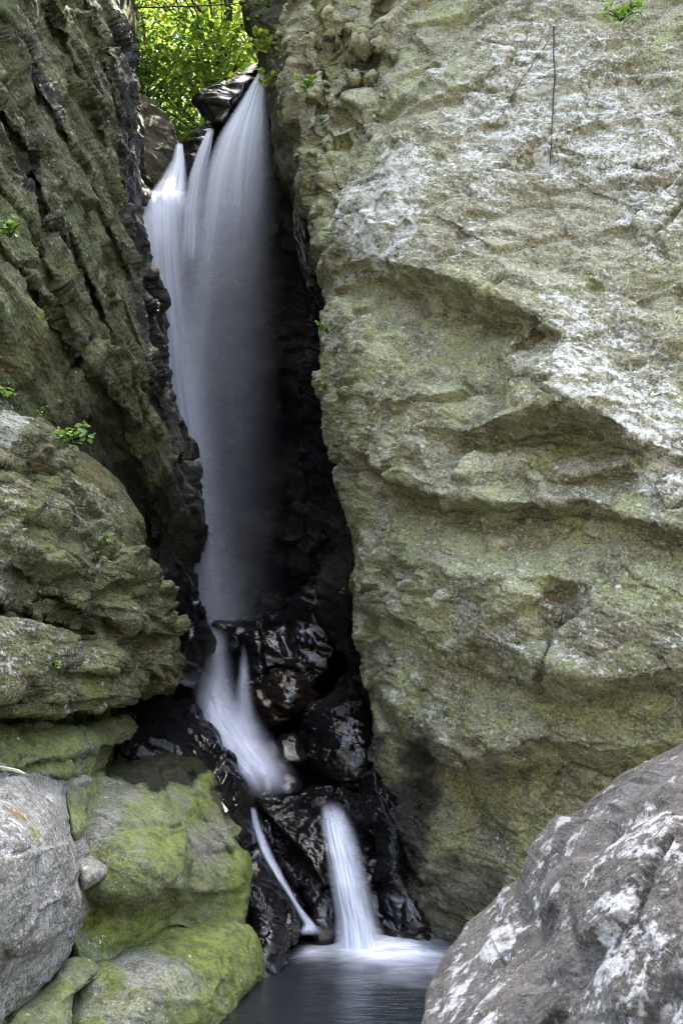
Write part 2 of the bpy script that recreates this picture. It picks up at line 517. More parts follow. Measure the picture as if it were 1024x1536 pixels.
def rock_material(name, dark, light, strata_rot=(0, 0, 0), stretch=5.0, lichen=(0.62, 0.64, 0.6), lich_scale=9.0,
                  moss=(0.085, 0.10, 0.022), moss2=(0.20, 0.22, 0.05), ochre=(0.16, 0.10, 0.03), wet_shade_dark=0.3, bump=0.5, rough=0.85,
                  scale=1.0, spot=0.5, crust=(0.30, 0.35, 0.22), crust_amt=0.4, streak=0.6, wet_rough=0.12, gloss=0.65):
    m, nt, N, L = nodes(name); g = G(nt)
    tc = g.new('ShaderNodeTexCoord').outputs['Object']
    m1 = g.new('ShaderNodeMapping'); L.new(tc, m1.inputs[0]); m1.inputs['Rotation'].default_value = strata_rot
    mp = g.new('ShaderNodeMapping'); L.new(m1.outputs[0], mp.inputs[0])
    mp.inputs['Scale'].default_value = (scale, scale, scale * stretch)
    mpf = mp.outputs[0]
    sc = g.new('ShaderNodeVectorMath', operation='SCALE'); L.new(tc, sc.inputs[0]); sc.inputs['Scale'].default_value = scale
    v = sc.outputs[0]
    n_big = g.noise(v, 0.9, 5, 0.6)
    n_str = g.noise(mpf, 2.2, 8, 0.66, 0.4)
    n_fin = g.noise(mpf, 11.0, 6, 0.72, 0.2)
    n_spk = g.noise(v, 42.0, 4, 0.75)
    n_med = g.noise(v, 5.5, 8, 0.7)
    f = g.math('MULTIPLY_ADD', n_str, 0.5, g.math('MULTIPLY', n_med, 0.5))
    base = g.mix(g.ramp(f, 0.40, 0.60), dark, light)
    base = g.mix(g.ramp(n_big, 0.35, 0.7, 0.0, 0.35), base, tuple(0.5 * a + 0.5 * b for a, b in zip(ochre, dark)))
    # greenish grey crustose film in broad ragged clouds
    n_cr = g.noise(v, 2.2, 10, 0.74)
    base = g.mix(g.math('MULTIPLY', g.math('MULTIPLY', g.ramp(n_cr, 0.46, 0.58), crust_amt), g.attr('film')), base, crust)
    # dark seams along the bedding, dark and pale grit
    base = g.mix(g.ramp(n_fin, 0.34, 0.50, streak, 0.0), base, tuple(c * 0.35 for c in dark))
    base = g.mix(g.ramp(n_spk, 0.36, 0.49, 0.65, 0.0), base, tuple(c * 0.35 for c in dark))
    base = g.mix(g.ramp(n_spk, 0.53, 0.66, 0.0, 0.6), base, tuple(min(0.7, c * 1.6) for c in light))
    # ochre stains
    oa = g.attr('ochre')
    om = g.ramp(g.math('ADD', g.noise(v, 12.0, 8, 0.75), g.math('MULTIPLY_ADD', oa, 0.28, -0.14)), 0.53, 0.66)
    base = g.mix(g.math('MULTIPLY', om, g.ramp(oa, 0.0, 0.6, 0.0, 0.75)), base, ochre)
    # moss
    ma = g.attr('moss')
    geo = g.new('ShaderNodeNewGeometry')
    sep = g.new('ShaderNodeSeparateXYZ'); L.new(geo.outputs['Normal'], sep.inputs[0])
    up = g.math('MULTIPLY', sep.outputs[2], 0.07)
    n_ms = g.math('MULTIPLY_ADD', g.noise(v, 17.0, 7, 0.72), 0.5, g.math('MULTIPLY', g.noise(v, 2.6, 7, 0.7), 0.5))
    mm = g.ramp(g.math('ADD', g.math('ADD', n_ms, up), g.math('MULTIPLY_ADD', ma, 0.5, -0.25)), 0.42, 0.70)
    mcol = g.mix(g.ramp(g.noise(v, 13.0, 8, 0.75), 0.36, 0.64), moss, moss2)
    base = g.mix(g.math('MULTIPLY', mm, 0.9), base, mcol)
    # lichen: ragged blotches and small round spots
    la = g.attr('lich')
    lb = g.noise(mpf, lich_scale * 0.35, 10, 0.74, 0.3)
    lb2 = g.noise(v, lich_scale * 2.4, 7, 0.74, 0.2)
    lv = g.math('MULTIPLY_ADD', lb, 0.5, g.math('MULTIPLY', lb2, 0.5))
    lm = g.ramp(g.math('MULTIPLY_ADD', la, 0.17, lv), 0.605, 0.655)
    vo = g.voro(v, lich_scale * 1.3)
    wob = g.math('MULTIPLY_ADD', g.math('SUBTRACT', g.noise(v, lich_scale * 5, 5, 0.7), 0.5), 0.55, vo['Distance'])
    sepc = g.new('ShaderNodeSeparateColor'); L.new(vo['Color'], sepc.inputs[0])
    rad = g.math('MULTIPLY', sepc.outputs[0], spot)
    sm = g.ramp(wob, g.math('MULTIPLY', rad, 0.75), g.math('ADD', rad, 0.02), 1.0, 0.0)
    sm = g.math('MULTIPLY', sm, g.math('LESS_THAN', sepc.outputs[1], g.math('MULTIPLY', la, 0.9)))
    lt = g.math('MAXIMUM', lm, g.math('MULTIPLY', sm, 0.8))
    lcol = g.mix(g.ramp(n_spk, 0.34, 0.62), tuple(c * 0.55 for c in lichen), lichen)
    base = g.mix(g.math('MULTIPLY', lt, 0.9), base, lcol)
    # wetness; on some rocks this mask also carries painted shade
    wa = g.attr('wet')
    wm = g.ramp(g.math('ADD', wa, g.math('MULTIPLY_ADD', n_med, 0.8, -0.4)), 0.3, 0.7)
    wetc = g.mix(1.0, base, (wet_shade_dark, wet_shade_dark, wet_shade_dark * 1.04), 'MULTIPLY')
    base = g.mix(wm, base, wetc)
    bs = g.new('ShaderNodeBsdfPrincipled')
    L.new(base, bs.inputs['Base Color'])
    rg = g.math('MULTIPLY_ADD', n_med, 0.14, wet_rough - 0.02)
    mr = g.new('ShaderNodeMix', data_type='FLOAT'); L.new(wm, mr.inputs[0]); mr.inputs[2].default_value = rough; L.new(rg, mr.inputs[3])
    L.new(mr.outputs[0], bs.inputs['Roughness'])
    g.put(bs.inputs['Specular IOR Level'], g.math('MULTIPLY', g.ramp(n_big, 0.42, 0.58, 0.25, 1.0), gloss) if gloss != 0.65 else g.math('MULTIPLY_ADD', wm, 0.45, 0.2))
    h = g.math('MULTIPLY_ADD', n_fin, 0.7, g.math('MULTIPLY', n_str, 0.8))
    h = g.math('MULTIPLY_ADD', n_spk, 0.22, h)
    h = g.math('MULTIPLY_ADD', lt, 0.10, h)
    h = g.math('MULTIPLY_ADD', mm, 0.12, h)
    h = g.math('MULTIPLY_ADD', g.noise(v, 22.0, 6, 0.7), 0.45, h)
    bp = g.new('ShaderNodeBump'); bp.inputs['Strength'].default_value = min(1.0, bump * 1.35); bp.inputs['Distance'].default_value = 0.08
    L.new(h, bp.inputs['Height']); L.new(bp.outputs[0], bs.inputs['Normal'])
    out = g.new('ShaderNodeOutputMaterial'); L.new(bs.outputs[0], out.inputs[0])
    return m

def simple_material(name, col, rough=0.8, nscale=8.0, var=0.4, bump=0.3):
    m, nt, N, L = nodes(name); g = G(nt)
    tc = g.new('ShaderNodeTexCoord').outputs['Object']
    n1 = g.noise(tc, nscale, 6, 0.65)
    c = g.mix(g.ramp(n1, 0.3, 0.7), tuple(v * (1 - var) for v in col), tuple(v * (1 + var) for v in col))
    bs = g.new('ShaderNodeBsdfPrincipled'); L.new(c, bs.inputs['Base Color']); bs.inputs['Roughness'].default_value = rough
    bp = g.new('ShaderNodeBump'); bp.inputs['Strength'].default_value = bump; bp.inputs['Distance'].default_value = 0.03
    L.new(n1, bp.inputs['Height']); L.new(bp.outputs[0], bs.inputs['Normal'])
    out = g.new('ShaderNodeOutputMaterial'); L.new(bs.outputs[0], out.inputs[0])
    return m

def leaf_material(name, c1, c2, trans=0.5):
    m, nt, N, L = nodes(name); g = G(nt)
    rnd = g.attr('rnd')
    c = g.mix(rnd, c1, c2)
    d = g.new('ShaderNodeBsdfPrincipled'); L.new(c, d.inputs['Base Color']); d.inputs['Roughness'].default_value = 0.45
    t = g.new('ShaderNodeBsdfTranslucent')
    L.new(g.mix(1.0, c, (1.35, 1.45, 0.65), 'MULTIPLY'), t.inputs[0])
    mx = g.new('ShaderNodeMixShader'); mx.inputs[0].default_value = trans
    L.new(d.outputs[0], mx.inputs[1]); L.new(t.outputs[0], mx.inputs[2])
    out = g.new('ShaderNodeOutputMaterial'); L.new(mx.outputs[0], out.inputs[0])
    return m

def fall_material(name, su=26.0, sv=1.1, lo=0.30, hi=0.72, col=(0.82, 0.88, 1.0)):
    """silky falling water: fine streaks along the flow, see-through where thin"""
    m, nt, N, L = nodes(name); g = G(nt)
    uv = g.new('ShaderNodeTexCoord').outputs['UV']
    mp = g.new('ShaderNodeMapping'); L.new(uv, mp.inputs[0]); mp.inputs['Scale'].default_value = (su, sv, 1)
    a = g.noise(mp.outputs[0], 1.0, 6, 0.6, 0.15)
    mp2 = g.new('ShaderNodeMapping'); L.new(uv, mp2.inputs[0]); mp2.inputs['Scale'].default_value = (su * 0.22, sv * 0.8, 1)
    b = g.noise(mp2.outputs[0], 1.0, 3, 0.5, 0.1)
    s = g.math('MULTIPLY_ADD', a, 0.4, g.math('MULTIPLY', b, 0.6))
    s = g.ramp(s, lo, hi, 0.15, 1.1)
    dens = g.attr('dens')
    al = g.math('MULTIPLY', s, dens, clamp=True)
    d = g.new('ShaderNodeBsdfDiffuse'); d.inputs[0].default_value = (*col, 1)
    t = g.new('ShaderNodeBsdfTranslucent'); t.inputs[0].default_value = (*col, 1)
    m1 = g.new('ShaderNodeMixShader'); m1.inputs[0].default_value = 0.12
    L.new(d.outputs[0], m1.inputs[1]); L.new(t.outputs[0], m1.inputs[2])
    tr = g.new('ShaderNodeBsdfTransparent')
    m2 = g.new('ShaderNodeMixShader'); L.new(al, m2.inputs[0]); L.new(tr.outputs[0], m2.inputs[1]); L.new(m1.outputs[0], m2.inputs[2])
    out = g.new('ShaderNodeOutputMaterial'); L.new(m2.outputs[0], out.inputs[0])
    return m

def pool_material():
    m, nt, N, L = nodes('pool_water'); g = G(nt)
    tc = g.new('ShaderNodeTexCoord').outputs['Object']
    fo = g.attr('foam')
    mp = g.new('ShaderNodeMapping'); L.new(tc, mp.inputs[0]); mp.inputs['Scale'].default_value = (1.2, 5.0, 1)
    n1 = g.noise(mp.outputs[0], 2.2, 6, 0.6, 0.6)
    bs = g.new('ShaderNodeBsdfPrincipled')
    bs.inputs['Base Color'].default_value = (0.012, 0.015, 0.016, 1); bs.inputs['Roughness'].default_value = 0.06
    bs.inputs['IOR'].default_value = 1.33
    bp = g.new('ShaderNodeBump'); bp.inputs['Strength'].default_value = 0.4; bp.inputs['Distance'].default_value = 0.04
    L.new(n1, bp.inputs['Height']); L.new(bp.outputs[0], bs.inputs['Normal'])
    d = g.new('ShaderNodeBsdfDiffuse'); d.inputs[0].default_value = (0.78, 0.80, 0.86, 1)
    mx = g.new('ShaderNodeMixShader')
    f = g.math('MULTIPLY', fo, g.ramp(n1, 0.25, 0.65, 0.55, 1.0), clamp=True)
    L.new(f, mx.inputs[0]); L.new(bs.outputs[0], mx.inputs[1]); L.new(d.outputs[0], mx.inputs[2])
    out = g.new('ShaderNodeOutputMaterial'); L.new(mx.outputs[0], out.inputs[0])
    return m

RL = math.radians
M_LEFT = rock_material('left_wall_rock', (0.038, 0.042, 0.024), (0.17, 0.18, 0.102), (0, RL(-57), 0), 6.0, lich_scale=11, bump=0.75, spot=0.3, lichen=(0.48, 0.50, 0.43), ochre=(0.10, 0.088, 0.03), crust=(0.11, 0.132, 0.045), crust_amt=0.65, wet_shade_dark=0.18)
M_MID = rock_material('mid_ledge_rock', (0.052, 0.055, 0.030), (0.19, 0.195, 0.112), (0, RL(-15), 0), 5.0, lich_scale=10, bump=0.7, spot=0.35, lichen=(0.46, 0.48, 0.41), crust=(0.14, 0.16, 0.05), crust_amt=0.7)
M_RIGHT = rock_material('right_cliff_rock', (0.145, 0.146, 0.096), (0.41, 0.405, 0.29), (0, RL(-28), 0), 3.0, lich_scale=9, bump=0.6, spot=0.3, lichen=(0.78, 0.80, 0.72), crust=(0.34, 0.385, 0.165), crust_amt=0.65, wet_shade_dark=0.15, streak=0.4)
M_BOULD = rock_material('grey_boulder_rock', (0.112, 0.110, 0.098), (0.285, 0.28, 0.252), (0, RL(-10), 0), 2.0, lich_scale=13, bump=0.5, spot=0.3, lichen=(0.5, 0.51, 0.48), crust=(0.20, 0.21, 0.15), crust_amt=0.4, streak=0.45)
M_MOSSY = rock_material('mossy_boulder_rock', (0.085, 0.09, 0.072), (0.225, 0.235, 0.20), (0, RL(-30), 0), 1.8, lich_scale=14, bump=0.5, spot=0.3,
                        moss=(0.055, 0.074, 0.014), moss2=(0.165, 0.205, 0.045), crust=(0.16, 0.185, 0.07), crust_amt=0.6, streak=0.35, gloss=0.3, wet_shade_dark=0.13, wet_rough=0.2)  # strong wet darkening here serves the shade painted on the boulder top
M_WET = rock_material('wet_black_rock', (0.0035, 0.0037, 0.0044), (0.011, 0.0117, 0.0138), (0, RL(-35), 0), 2.5, lich_scale=12, bump=0.13, wet_shade_dark=0.6, crust=(0.012, 0.014, 0.010), crust_amt=0.4, spot=0.2, ochre=(0.04, 0.022, 0.008), wet_rough=0.04, gloss=0.58)
M_DARK = rock_material('dark_shaft_rock', (0.003, 0.0032, 0.0038), (0.010, 0.0105, 0.0122), (0, RL(-35), 0), 4.0, lich_scale=12, bump=0.4, wet_shade_dark=0.6, crust=(0.010, 0.012, 0.008), crust_amt=0.4, spot=0.2, wet_rough=0.22, gloss=0.16)
M_FRONT = rock_material('front_boulder_rock', (0.034, 0.0325, 0.029), (0.102, 0.098, 0.089), (0, RL(-40), 0), 1.0, lich_scale=3.2, bump=0.5, spot=0.45, lichen=(0.44, 0.44, 0.42), crust=(0.12, 0.12, 0.108), crust_amt=0.35, scale=2.0, streak=0.2)
M_BROWN = rock_material('brown_slab_rock', (0.05, 0.046, 0.033), (0.14, 0.129, 0.095), (0, RL(-40), 0), 4.0, bump=0.5, crust=(0.09, 0.09, 0.05))
M_BARK = simple_material('bark', (0.05, 0.042, 0.03), 0.9, 12)
M_ROOT = simple_material('dark_root', (0.02, 0.018, 0.014), 0.9, 12)
M_GROUND = simple_material('gravel_ground', (0.06, 0.055, 0.045), 0.9, 3)
M_SOIL = simple_material('forest_soil', (0.05, 0.05, 0.025), 0.95, 2)
M_LEAF = leaf_material('maple_leaf', (0.09, 0.145, 0.03), (0.30, 0.35, 0.09), 0.6)
M_LEAF2 = leaf_material('dark_leaf', (0.055, 0.10, 0.03), (0.16, 0.23, 0.06), 0.55)
M_LEAF3 = leaf_material('pale_leaf', (0.13, 0.20, 0.08), (0.26, 0.34, 0.13), 0.5)
M_FERN = leaf_material('fern_leaf', (0.07, 0.15, 0.02), (0.14, 0.24, 0.035), 0.45)
M_POOL = pool_material()
M_FALL = fall_material('falling_water', 15.0, 0.6, 0.18, 0.82)
M_FALL2 = fall_material('cascade_water', 7.0, 0.7, 0.25, 0.72)

SUN_E, SUN_A, SUN_P, SKY_P, EXPO, SKY_BLOCK_SLOPE = 66.0, 20.0, 3.5, 0.15, 3.6, 1.3

# ------------------------------------------------------------------ right cliff
NR = (0.47, 0.12, 0.88)
right_planes = [
    [(380, -1000, 0), (1600, -1000, 0), (1600, 2000, 0), (380, 2000, 0), (380, -1000, 0)],
    # pale ridge: nose and lip of the first overhang
    [(480, 428, 0.05), (500, 402, -0.05), (545, 388, -0.20), (600, 396, -0.30), (650, 408, -0.34), (700, 424, -0.34), (750, 446, -0.28), (800, 475, -0.18), (850, 508, -0.08), (930, 540, 0)],
    [(495, 448, 0.15), (560, 432, 0.28), (620, 455, 0.42), (690, 482, 0.46), (745, 498, 0.36), (795, 506, 0.2)],
    [(540, 470, 0.12), (590, 478, 0.2), (640, 505, 0.26), (700, 512, 0.32)],
    [(545, 268, 0.0), (592, 200, -0.16), (640, 150, -0.14), (700, 90, -0.06), (760, 20, -0.02), (800, -60, 0)],
    [(515, 262, 0.32), (560, 190, 0.42), (610, 138, 0.34), (670, 80, 0.26), (730, 10, 0.22), (760, -70, 0.1)],
    [(490, 390, 0.0), (520, 330, -0.10), (590, 290, -0.28), (640, 220, -0.22)],
    [(700, 300, -0.10), (800, 330, -0.02), (900, 400, -0.05), (1040, 470, -0.05)],
    # bulging face under it
    [(490, 520, -0.12), (545, 525, -0.16), (600, 545, -0.10), (660, 560, 0.02), (715, 545, 0.16)],
    [(500, 610, -0.05), (560, 620, -0.20), (620, 640, -0.22), (690, 650, -0.12)],
    # block with the second overhang
    [(800, 492, -0.06), (765, 515, -0.14), (748, 560, -0.18), (745, 615, -0.20)],
    [(785, 488, 0.15), (748, 512, 0.16), (730, 560, 0.14), (728, 620, 0.05)],
    [(840, 540, -0.32), (900, 560, -0.30)],
    [(690, 645, -0.12), (740, 624, -0.30), (800, 609, -0.38), (860, 601, -0.38), (908, 622, -0.34), (950, 650, -0.28), (1000, 676, -0.2), (1060, 700, -0.1)],
    [(690, 672, 0.06), (750, 668, 0.26), (805, 660, 0.38), (860, 655, 0.38), (905, 664, 0.28), (955, 680, 0.10)],
    [(720, 705, -0.06), (790, 700, 0.08), (850, 684, 0.14), (900, 690, 0.1)],
    [(830, 716, 0.02), (890, 706, -0.02), (950, 690, -0.06)],
    [(830, 730, 0.12), (890, 724, 0.14), (960, 712, 0.06)],
    # long horizontal overhang
    [(478, 640, 0.0), (505, 658, -0.10), (545, 690, -0.18), (590, 717, -0.24), (645, 735, -0.28), (700, 747, -0.28), (760, 753, -0.24), (825, 752, -0.18), (880, 748, -0.12), (920, 766, -0.20), (960, 780, -0.24), (1024, 794, -0.26), (1120, 815, -0.24)],
    [(490, 672, 0.12), (548, 708, 0.22), (592, 736, 0.28), (648, 756, 0.32), (705, 768, 0.32), (765, 774, 0.28), (830, 774, 0.22), (885, 772, 0.14), (925, 784, 0.12), (1024, 812, 0.12), (1120, 832, 0.1)],
    [(520, 770, 0.0), (600, 790, 0.08), (700, 800, 0.16), (800, 810, 0.16), (880, 800, 0.16)],
    [(870, 812, 0.16), (905, 818, 0.18), (950, 812, 0.08)],
    # lower face
    [(540, 850, -0.04), (620, 850, -0.18), (720, 870, -0.24), (820, 860, -0.12), (850, 900, 0.08), (835, 960, 0.06)],
    [(925, 830, -0.14), (890, 880, -0.16), (872, 940, -0.16), (900, 990, -0.22), (1040, 900, -0.2)],
    [(545, 920, -0.08), (620, 932, -0.22), (700, 955, -0.24), (765, 968, -0.18), (808, 1000, -0.24), (860, 1012, -0.28), (930, 1022, -0.24), (1040, 1000, -0.2)],
    [(600, 985, 0.02), (700, 1010, 0.10), (790, 1036, 0.08), (870, 1045, 0.10), (1000, 1040, 0.06)],
    [(553, 1010, -0.06), (600, 1064, -0.20), (650, 1112, -0.26), (700, 1134, -0.26), (760, 1126, -0.18), (820, 1106, -0.12), (900, 1128, -0.14), (1040, 1110, -0.12)],
    [(580, 1100, 0.14), (655, 1152, 0.30), (715, 1170, 0.34), (800, 1160, 0.28), (900, 1172, 0.24), (1040, 1160, 0.2)],
    [(600, 1250, 0.12), (700, 1280, 0.10), (800, 1270, 0.0), (920, 1290, 0.0)],
    [(620, 1380, 0.16), (720, 1400, 0.12)],
    # oblique step at the upper right
    [(905, 60, -0.04), (925, 110, -0.14), (965, 180, -0.12), (995, 228, -0.14), (1045, 288, -0.15), (1110, 345, -0.12)],
    [(918, 50, 0.02), (940, 100, 0.06), (985, 170, 0.03), (1015, 218, 0.06), (1060, 278, 0.10), (1120, 330, 0.06)],
]
right_feats = [
    ('planes', right_planes, 2),
    ('crack', [(500, 668), (590, 732), (700, 762), (830, 768), (920, 780), (1100, 815)], 0.10, 4),
    ('crack', [(585, -20), (560, 40), (548, 100), (575, 160), (560, 205)], 0.18, 7),
    ('bump', 553, 90, 18, 12, 0, 0.38), ('bump', 553, 70, 20, 9, -8, -0.14),
    ('crack', [(505, 150), (535, 125), (562, 105)], 0.12, 4),
    ('crack', [(470, -20), (480, 60), (500, 100), (485, 150), (480, 210)], 0.16, 6),
    ('crack', [(450, 150), (500, 165), (540, 195), (560, 205)], 0.12, 5),
    ('step', [(470, 225), (480, 280), (520, 310), (545, 290)], 0.14, 8, 50),
    ('crack', [(945, 250), (985, 268), (1024, 292), (1080, 330)], 0.15, 6),
    ('crack', [(820, 250), (880, 285), (940, 310), (1010, 345)], 0.03, 3),
    ('crack', [(785, 190), (830, 225), (880, 240)], 0.05, 4),
    ('crack', [(640, 320), (690, 345), (740, 380)], 0.05, 4),
    ('crack', [(560, 860), (600, 888), (640, 898)], 0.08, 4),
    ('step', [(590, 1240), (600, 1300), (625, 1370), (640, 1410)], -0.16, 14, 60),
]
right_rel = [
    dict(big=0.05, bigf=1.3, n=NR, strata=((0.62, 0.04, 0.5),), facet=0.085, ff=1.3, fscale=(1, 1, 1.5), seed=3, saw=0.7, edge=0.12),
    dict(n=NR, strata=((0.19, 0.014, 0.5), (0.07, 0.006, 0.6)), facet=0.018, ff=4.2, fscale=(0.8, 1, 1.6), mid=0.026, midf=6, fine=0.012, finef=15, stretch=1.5, seed=5, saw=0.7),
    dict(n=NR, facet=0.008, ff=10.0, fscale=(0.8, 1, 1.8), fine=0.011, finef=45, stretch=1.5, seed=7),
    dict(n=(0.8, 0, 0.4), facet=0.2, ff=1.3, fscale=(1.3, 1, 0.8), seed=17, zone=(0, [(500, 120, 95, 230, 15, 1.0)])),
]
right_at = dict(
    lich=(0.30, [(560, 330, 75, 85, -40, 1.0), (600, 255, 50, 60, -40, 0.95), (850, 220, 250, 220, 20, 0.72), (900, 540, 110, 150, -35, 0.74), (985, 660, 70, 130, -20, 0.8),  # ridge patches are lichen plus painted brightness of its sky-lit face
                 (690, 880, 160, 60, 0, 0.45), (830, 960, 120, 60, 0, 0.5), (640, 1020, 70, 100, 30, 0.55), (720, 470, 130, 55, 18, 0.1), (820, 640, 130, 40, 8, 0.08),
                 (840, 340, 120, 80, 10, 0.15), (760, 1240, 300, 130, 0, 0.22), (470, 120, 80, 200, 0, 0.12)]),
    moss=(0.08, [(620, 600, 170, 150, 0, 0.26), (800, 1000, 330, 200, 0, 0.30), (600, 1200, 120, 120, 0, 0.3), (690, 460, 180, 40, 15, 0.38), (480, 540, 16, 120, 0, 0.5), (800, 650, 150, 40, 8, 0.36),
                 (660, 100, 60, 50, 0, 0.35), (525, 850, 14, 60, 0, 0.7), (850, 300, 200, 150, 0, 0.0)]),
    wet=(0.0, [(590, 1290, 60, 240, 12, 0.75), (660, 1420, 110, 60, 20, 0.85), (700, 1370, 150, 110, 20, 0.55), (760, 1400, 120, 70, 0, 0.6), (440, 200, 22, 300, -5, 0.3), (545, 1130, 40, 80, 0, 0.6)]),  # wet near the pool; broad lower patches partly paint in shade
    film=(1.0, [(860, 230, 260, 240, 0, 0.15), (900, 560, 130, 120, 0, 0.4), (640, 330, 110, 100, 0, 0.4)]),
    ochre=(0.08, [(850, 360, 90, 60, 10, 0.55), (780, 700, 90, 40, 0, 0.6), (530, 220, 40, 50, 0, 0.5), (680, 1230, 100, 120, 0, 0.35)]), scale=45.0)
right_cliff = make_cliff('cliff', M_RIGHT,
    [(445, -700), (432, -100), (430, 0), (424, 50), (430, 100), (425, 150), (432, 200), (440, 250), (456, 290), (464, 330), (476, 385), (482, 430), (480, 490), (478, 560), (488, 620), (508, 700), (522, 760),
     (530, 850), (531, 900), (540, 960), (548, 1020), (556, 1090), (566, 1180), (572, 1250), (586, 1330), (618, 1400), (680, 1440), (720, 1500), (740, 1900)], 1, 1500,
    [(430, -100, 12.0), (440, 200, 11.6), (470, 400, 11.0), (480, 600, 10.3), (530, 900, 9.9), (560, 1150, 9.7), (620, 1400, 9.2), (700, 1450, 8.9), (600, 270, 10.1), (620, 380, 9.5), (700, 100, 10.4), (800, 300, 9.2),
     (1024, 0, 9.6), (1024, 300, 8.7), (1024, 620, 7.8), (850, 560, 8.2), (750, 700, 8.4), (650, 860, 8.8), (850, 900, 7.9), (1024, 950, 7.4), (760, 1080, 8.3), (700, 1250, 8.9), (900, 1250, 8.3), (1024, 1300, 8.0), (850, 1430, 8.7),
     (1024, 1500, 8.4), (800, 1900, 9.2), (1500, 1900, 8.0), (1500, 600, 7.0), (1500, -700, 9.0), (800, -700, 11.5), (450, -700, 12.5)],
    right_feats, right_rel, 0.7, 60, 9.0, right_at, ylim=(-1350, 1900), silrough=(5, 45), slant=0.10)  # unseen upper part made tall so it shades the near boulder
tag(right_cliff, 'huge pale grey green cliff face blotched with white lichen', 'cliff')

# ------------------------------------------------------------------ left cliff
NL = (0.80, 0.30, 0.50)
left_feats = [
    ('bump', 36, 262, 30, 34, 20, 0.40),
    ('ledge', [(-40, -30), (20, 40), (60, 130), (100, 200), (140, 280), (185, 380), (225, 480)], 0.19, 24, 8, 0.11, 44),
    ('ledge', [(-40, 110), (0, 160), (45, 230), (80, 330), (125, 400), (165, 480)], 0.24, 28, 8, 0.11, 40),
    ('ledge', [(60, -40), (100, 60), (135, 140), (165, 220), (200, 300), (222, 360)], 0.13, 18, 6, 0.06, 30),
    ('ledge', [(120, -40), (150, 60), (180, 160), (200, 220)], 0.14, 16, 6, 0.06, 26),
    ('ledge', [(-40, 300), (0, 360), (60, 440), (110, 520), (180, 600), (220, 680)], 0.26, 32, 10, 0.13, 50),
    ('ledge', [(90, 300), (130, 400), (170, 500), (215, 600), (245, 690)], 0.19, 24, 8, 0.08, 36),
    ('ledge', [(180, 430), (215, 520), (250, 620), (270, 700)], 0.16, 16, 6, 0.06, 26),
    ('ledge', [(-20, 250), (40, 330), (80, 420), (120, 470)], 0.20, 16, 6, 0.08, 22),
    ('bump', 225, 800, 50, 90, -15, 0.9), ('bump', 170, 660, 60, 60, 0, 0.55), ('bump', 60, 560, 60, 60, 0, 0.25),
    ('bump', 110, 480, 50, 60, 20, -0.18), ('bump', 205, 640, 24, 50, -25, -0.2),
    ('bump', 288, 765, 16, 45, -12, -0.15),
]
left_rel = [
    dict(big=0.06, bigf=1.2, n=NL, strata=((0.55, 0.11, 0.35), (0.20, 0.06, 0.45)), facet=0.15, ff=1.5, fscale=(1.6, 1, 0.6), seed=31, edge=0.12, saw=0.8),
    dict(n=NL, strata=((0.085, 0.032, 0.5),), facet=0.02, ff=4.5, fscale=(1.8, 1, 0.8), mid=0.03, midf=6, fine=0.02, finef=14, stretch=1.6, seed=33, edge=0.25, saw=0.8),
    dict(n=NL, facet=0.006, ff=10, fscale=(1.8, 1, 0.8), fine=0.008, finef=45, stretch=1.5, seed=35),
]
left_at = dict(
    lich=(0.16, [(75, 190, 60, 120, -28, 0.35), (60, 30, 60, 80, 0, 0.3), (190, 130, 20, 110, -12, 0.4), (100, 320, 60, 60, 0, 0.4), (260, 840, 90, 160, 0, 0.0), (215, 560, 60, 120, -20, 0.2), (180, 680, 90, 80, 0, 0.05)]),
    moss=(0.10, [(30, 500, 60, 60, 0, 0.45), (30, 230, 60, 60, 0, 0.3), (110, 300, 60, 150, -30, 0.18), (200, 640, 80, 100, 0, 0.2)]),
    wet=(0.12, [(218, 300, 30, 340, -9, 0.85), (252, 560, 34, 180, -16, 0.85), (268, 820, 70, 140, -8, 0.95), (185, 760, 70, 130, -20, 0.8), (40, 258, 34, 36, 0, 0.8), (60, 130, 22, 110, -30, 0.6), (130, 660, 60, 50, 0, 0.55)]),  # damp inner edge by the fall; also darker in the hollow and concave foot
    ochre=(0.12, [(40, 540, 60, 60, 0, 0.9), (30, 170, 60, 50, 0, 0.6), (60, 420, 60, 60, 0, 0.6), (150, 620, 60, 60, 0, 0.5)]), scale=40.0)
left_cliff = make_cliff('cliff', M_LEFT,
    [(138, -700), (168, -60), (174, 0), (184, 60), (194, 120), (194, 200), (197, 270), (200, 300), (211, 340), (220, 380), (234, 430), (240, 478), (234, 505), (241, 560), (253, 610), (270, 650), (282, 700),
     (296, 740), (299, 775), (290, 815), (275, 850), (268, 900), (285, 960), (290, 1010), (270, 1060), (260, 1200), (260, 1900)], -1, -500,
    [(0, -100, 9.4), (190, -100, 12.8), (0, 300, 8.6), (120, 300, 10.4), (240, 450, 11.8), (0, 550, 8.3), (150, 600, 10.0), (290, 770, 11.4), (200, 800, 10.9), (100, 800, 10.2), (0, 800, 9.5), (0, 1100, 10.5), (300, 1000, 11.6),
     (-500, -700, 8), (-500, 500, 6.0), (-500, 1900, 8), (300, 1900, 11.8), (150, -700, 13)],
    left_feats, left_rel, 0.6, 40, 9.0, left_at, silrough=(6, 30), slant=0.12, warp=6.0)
tag(left_cliff, 'tall dark cliff of steeply slanting rock layers left of the waterfall', 'cliff')

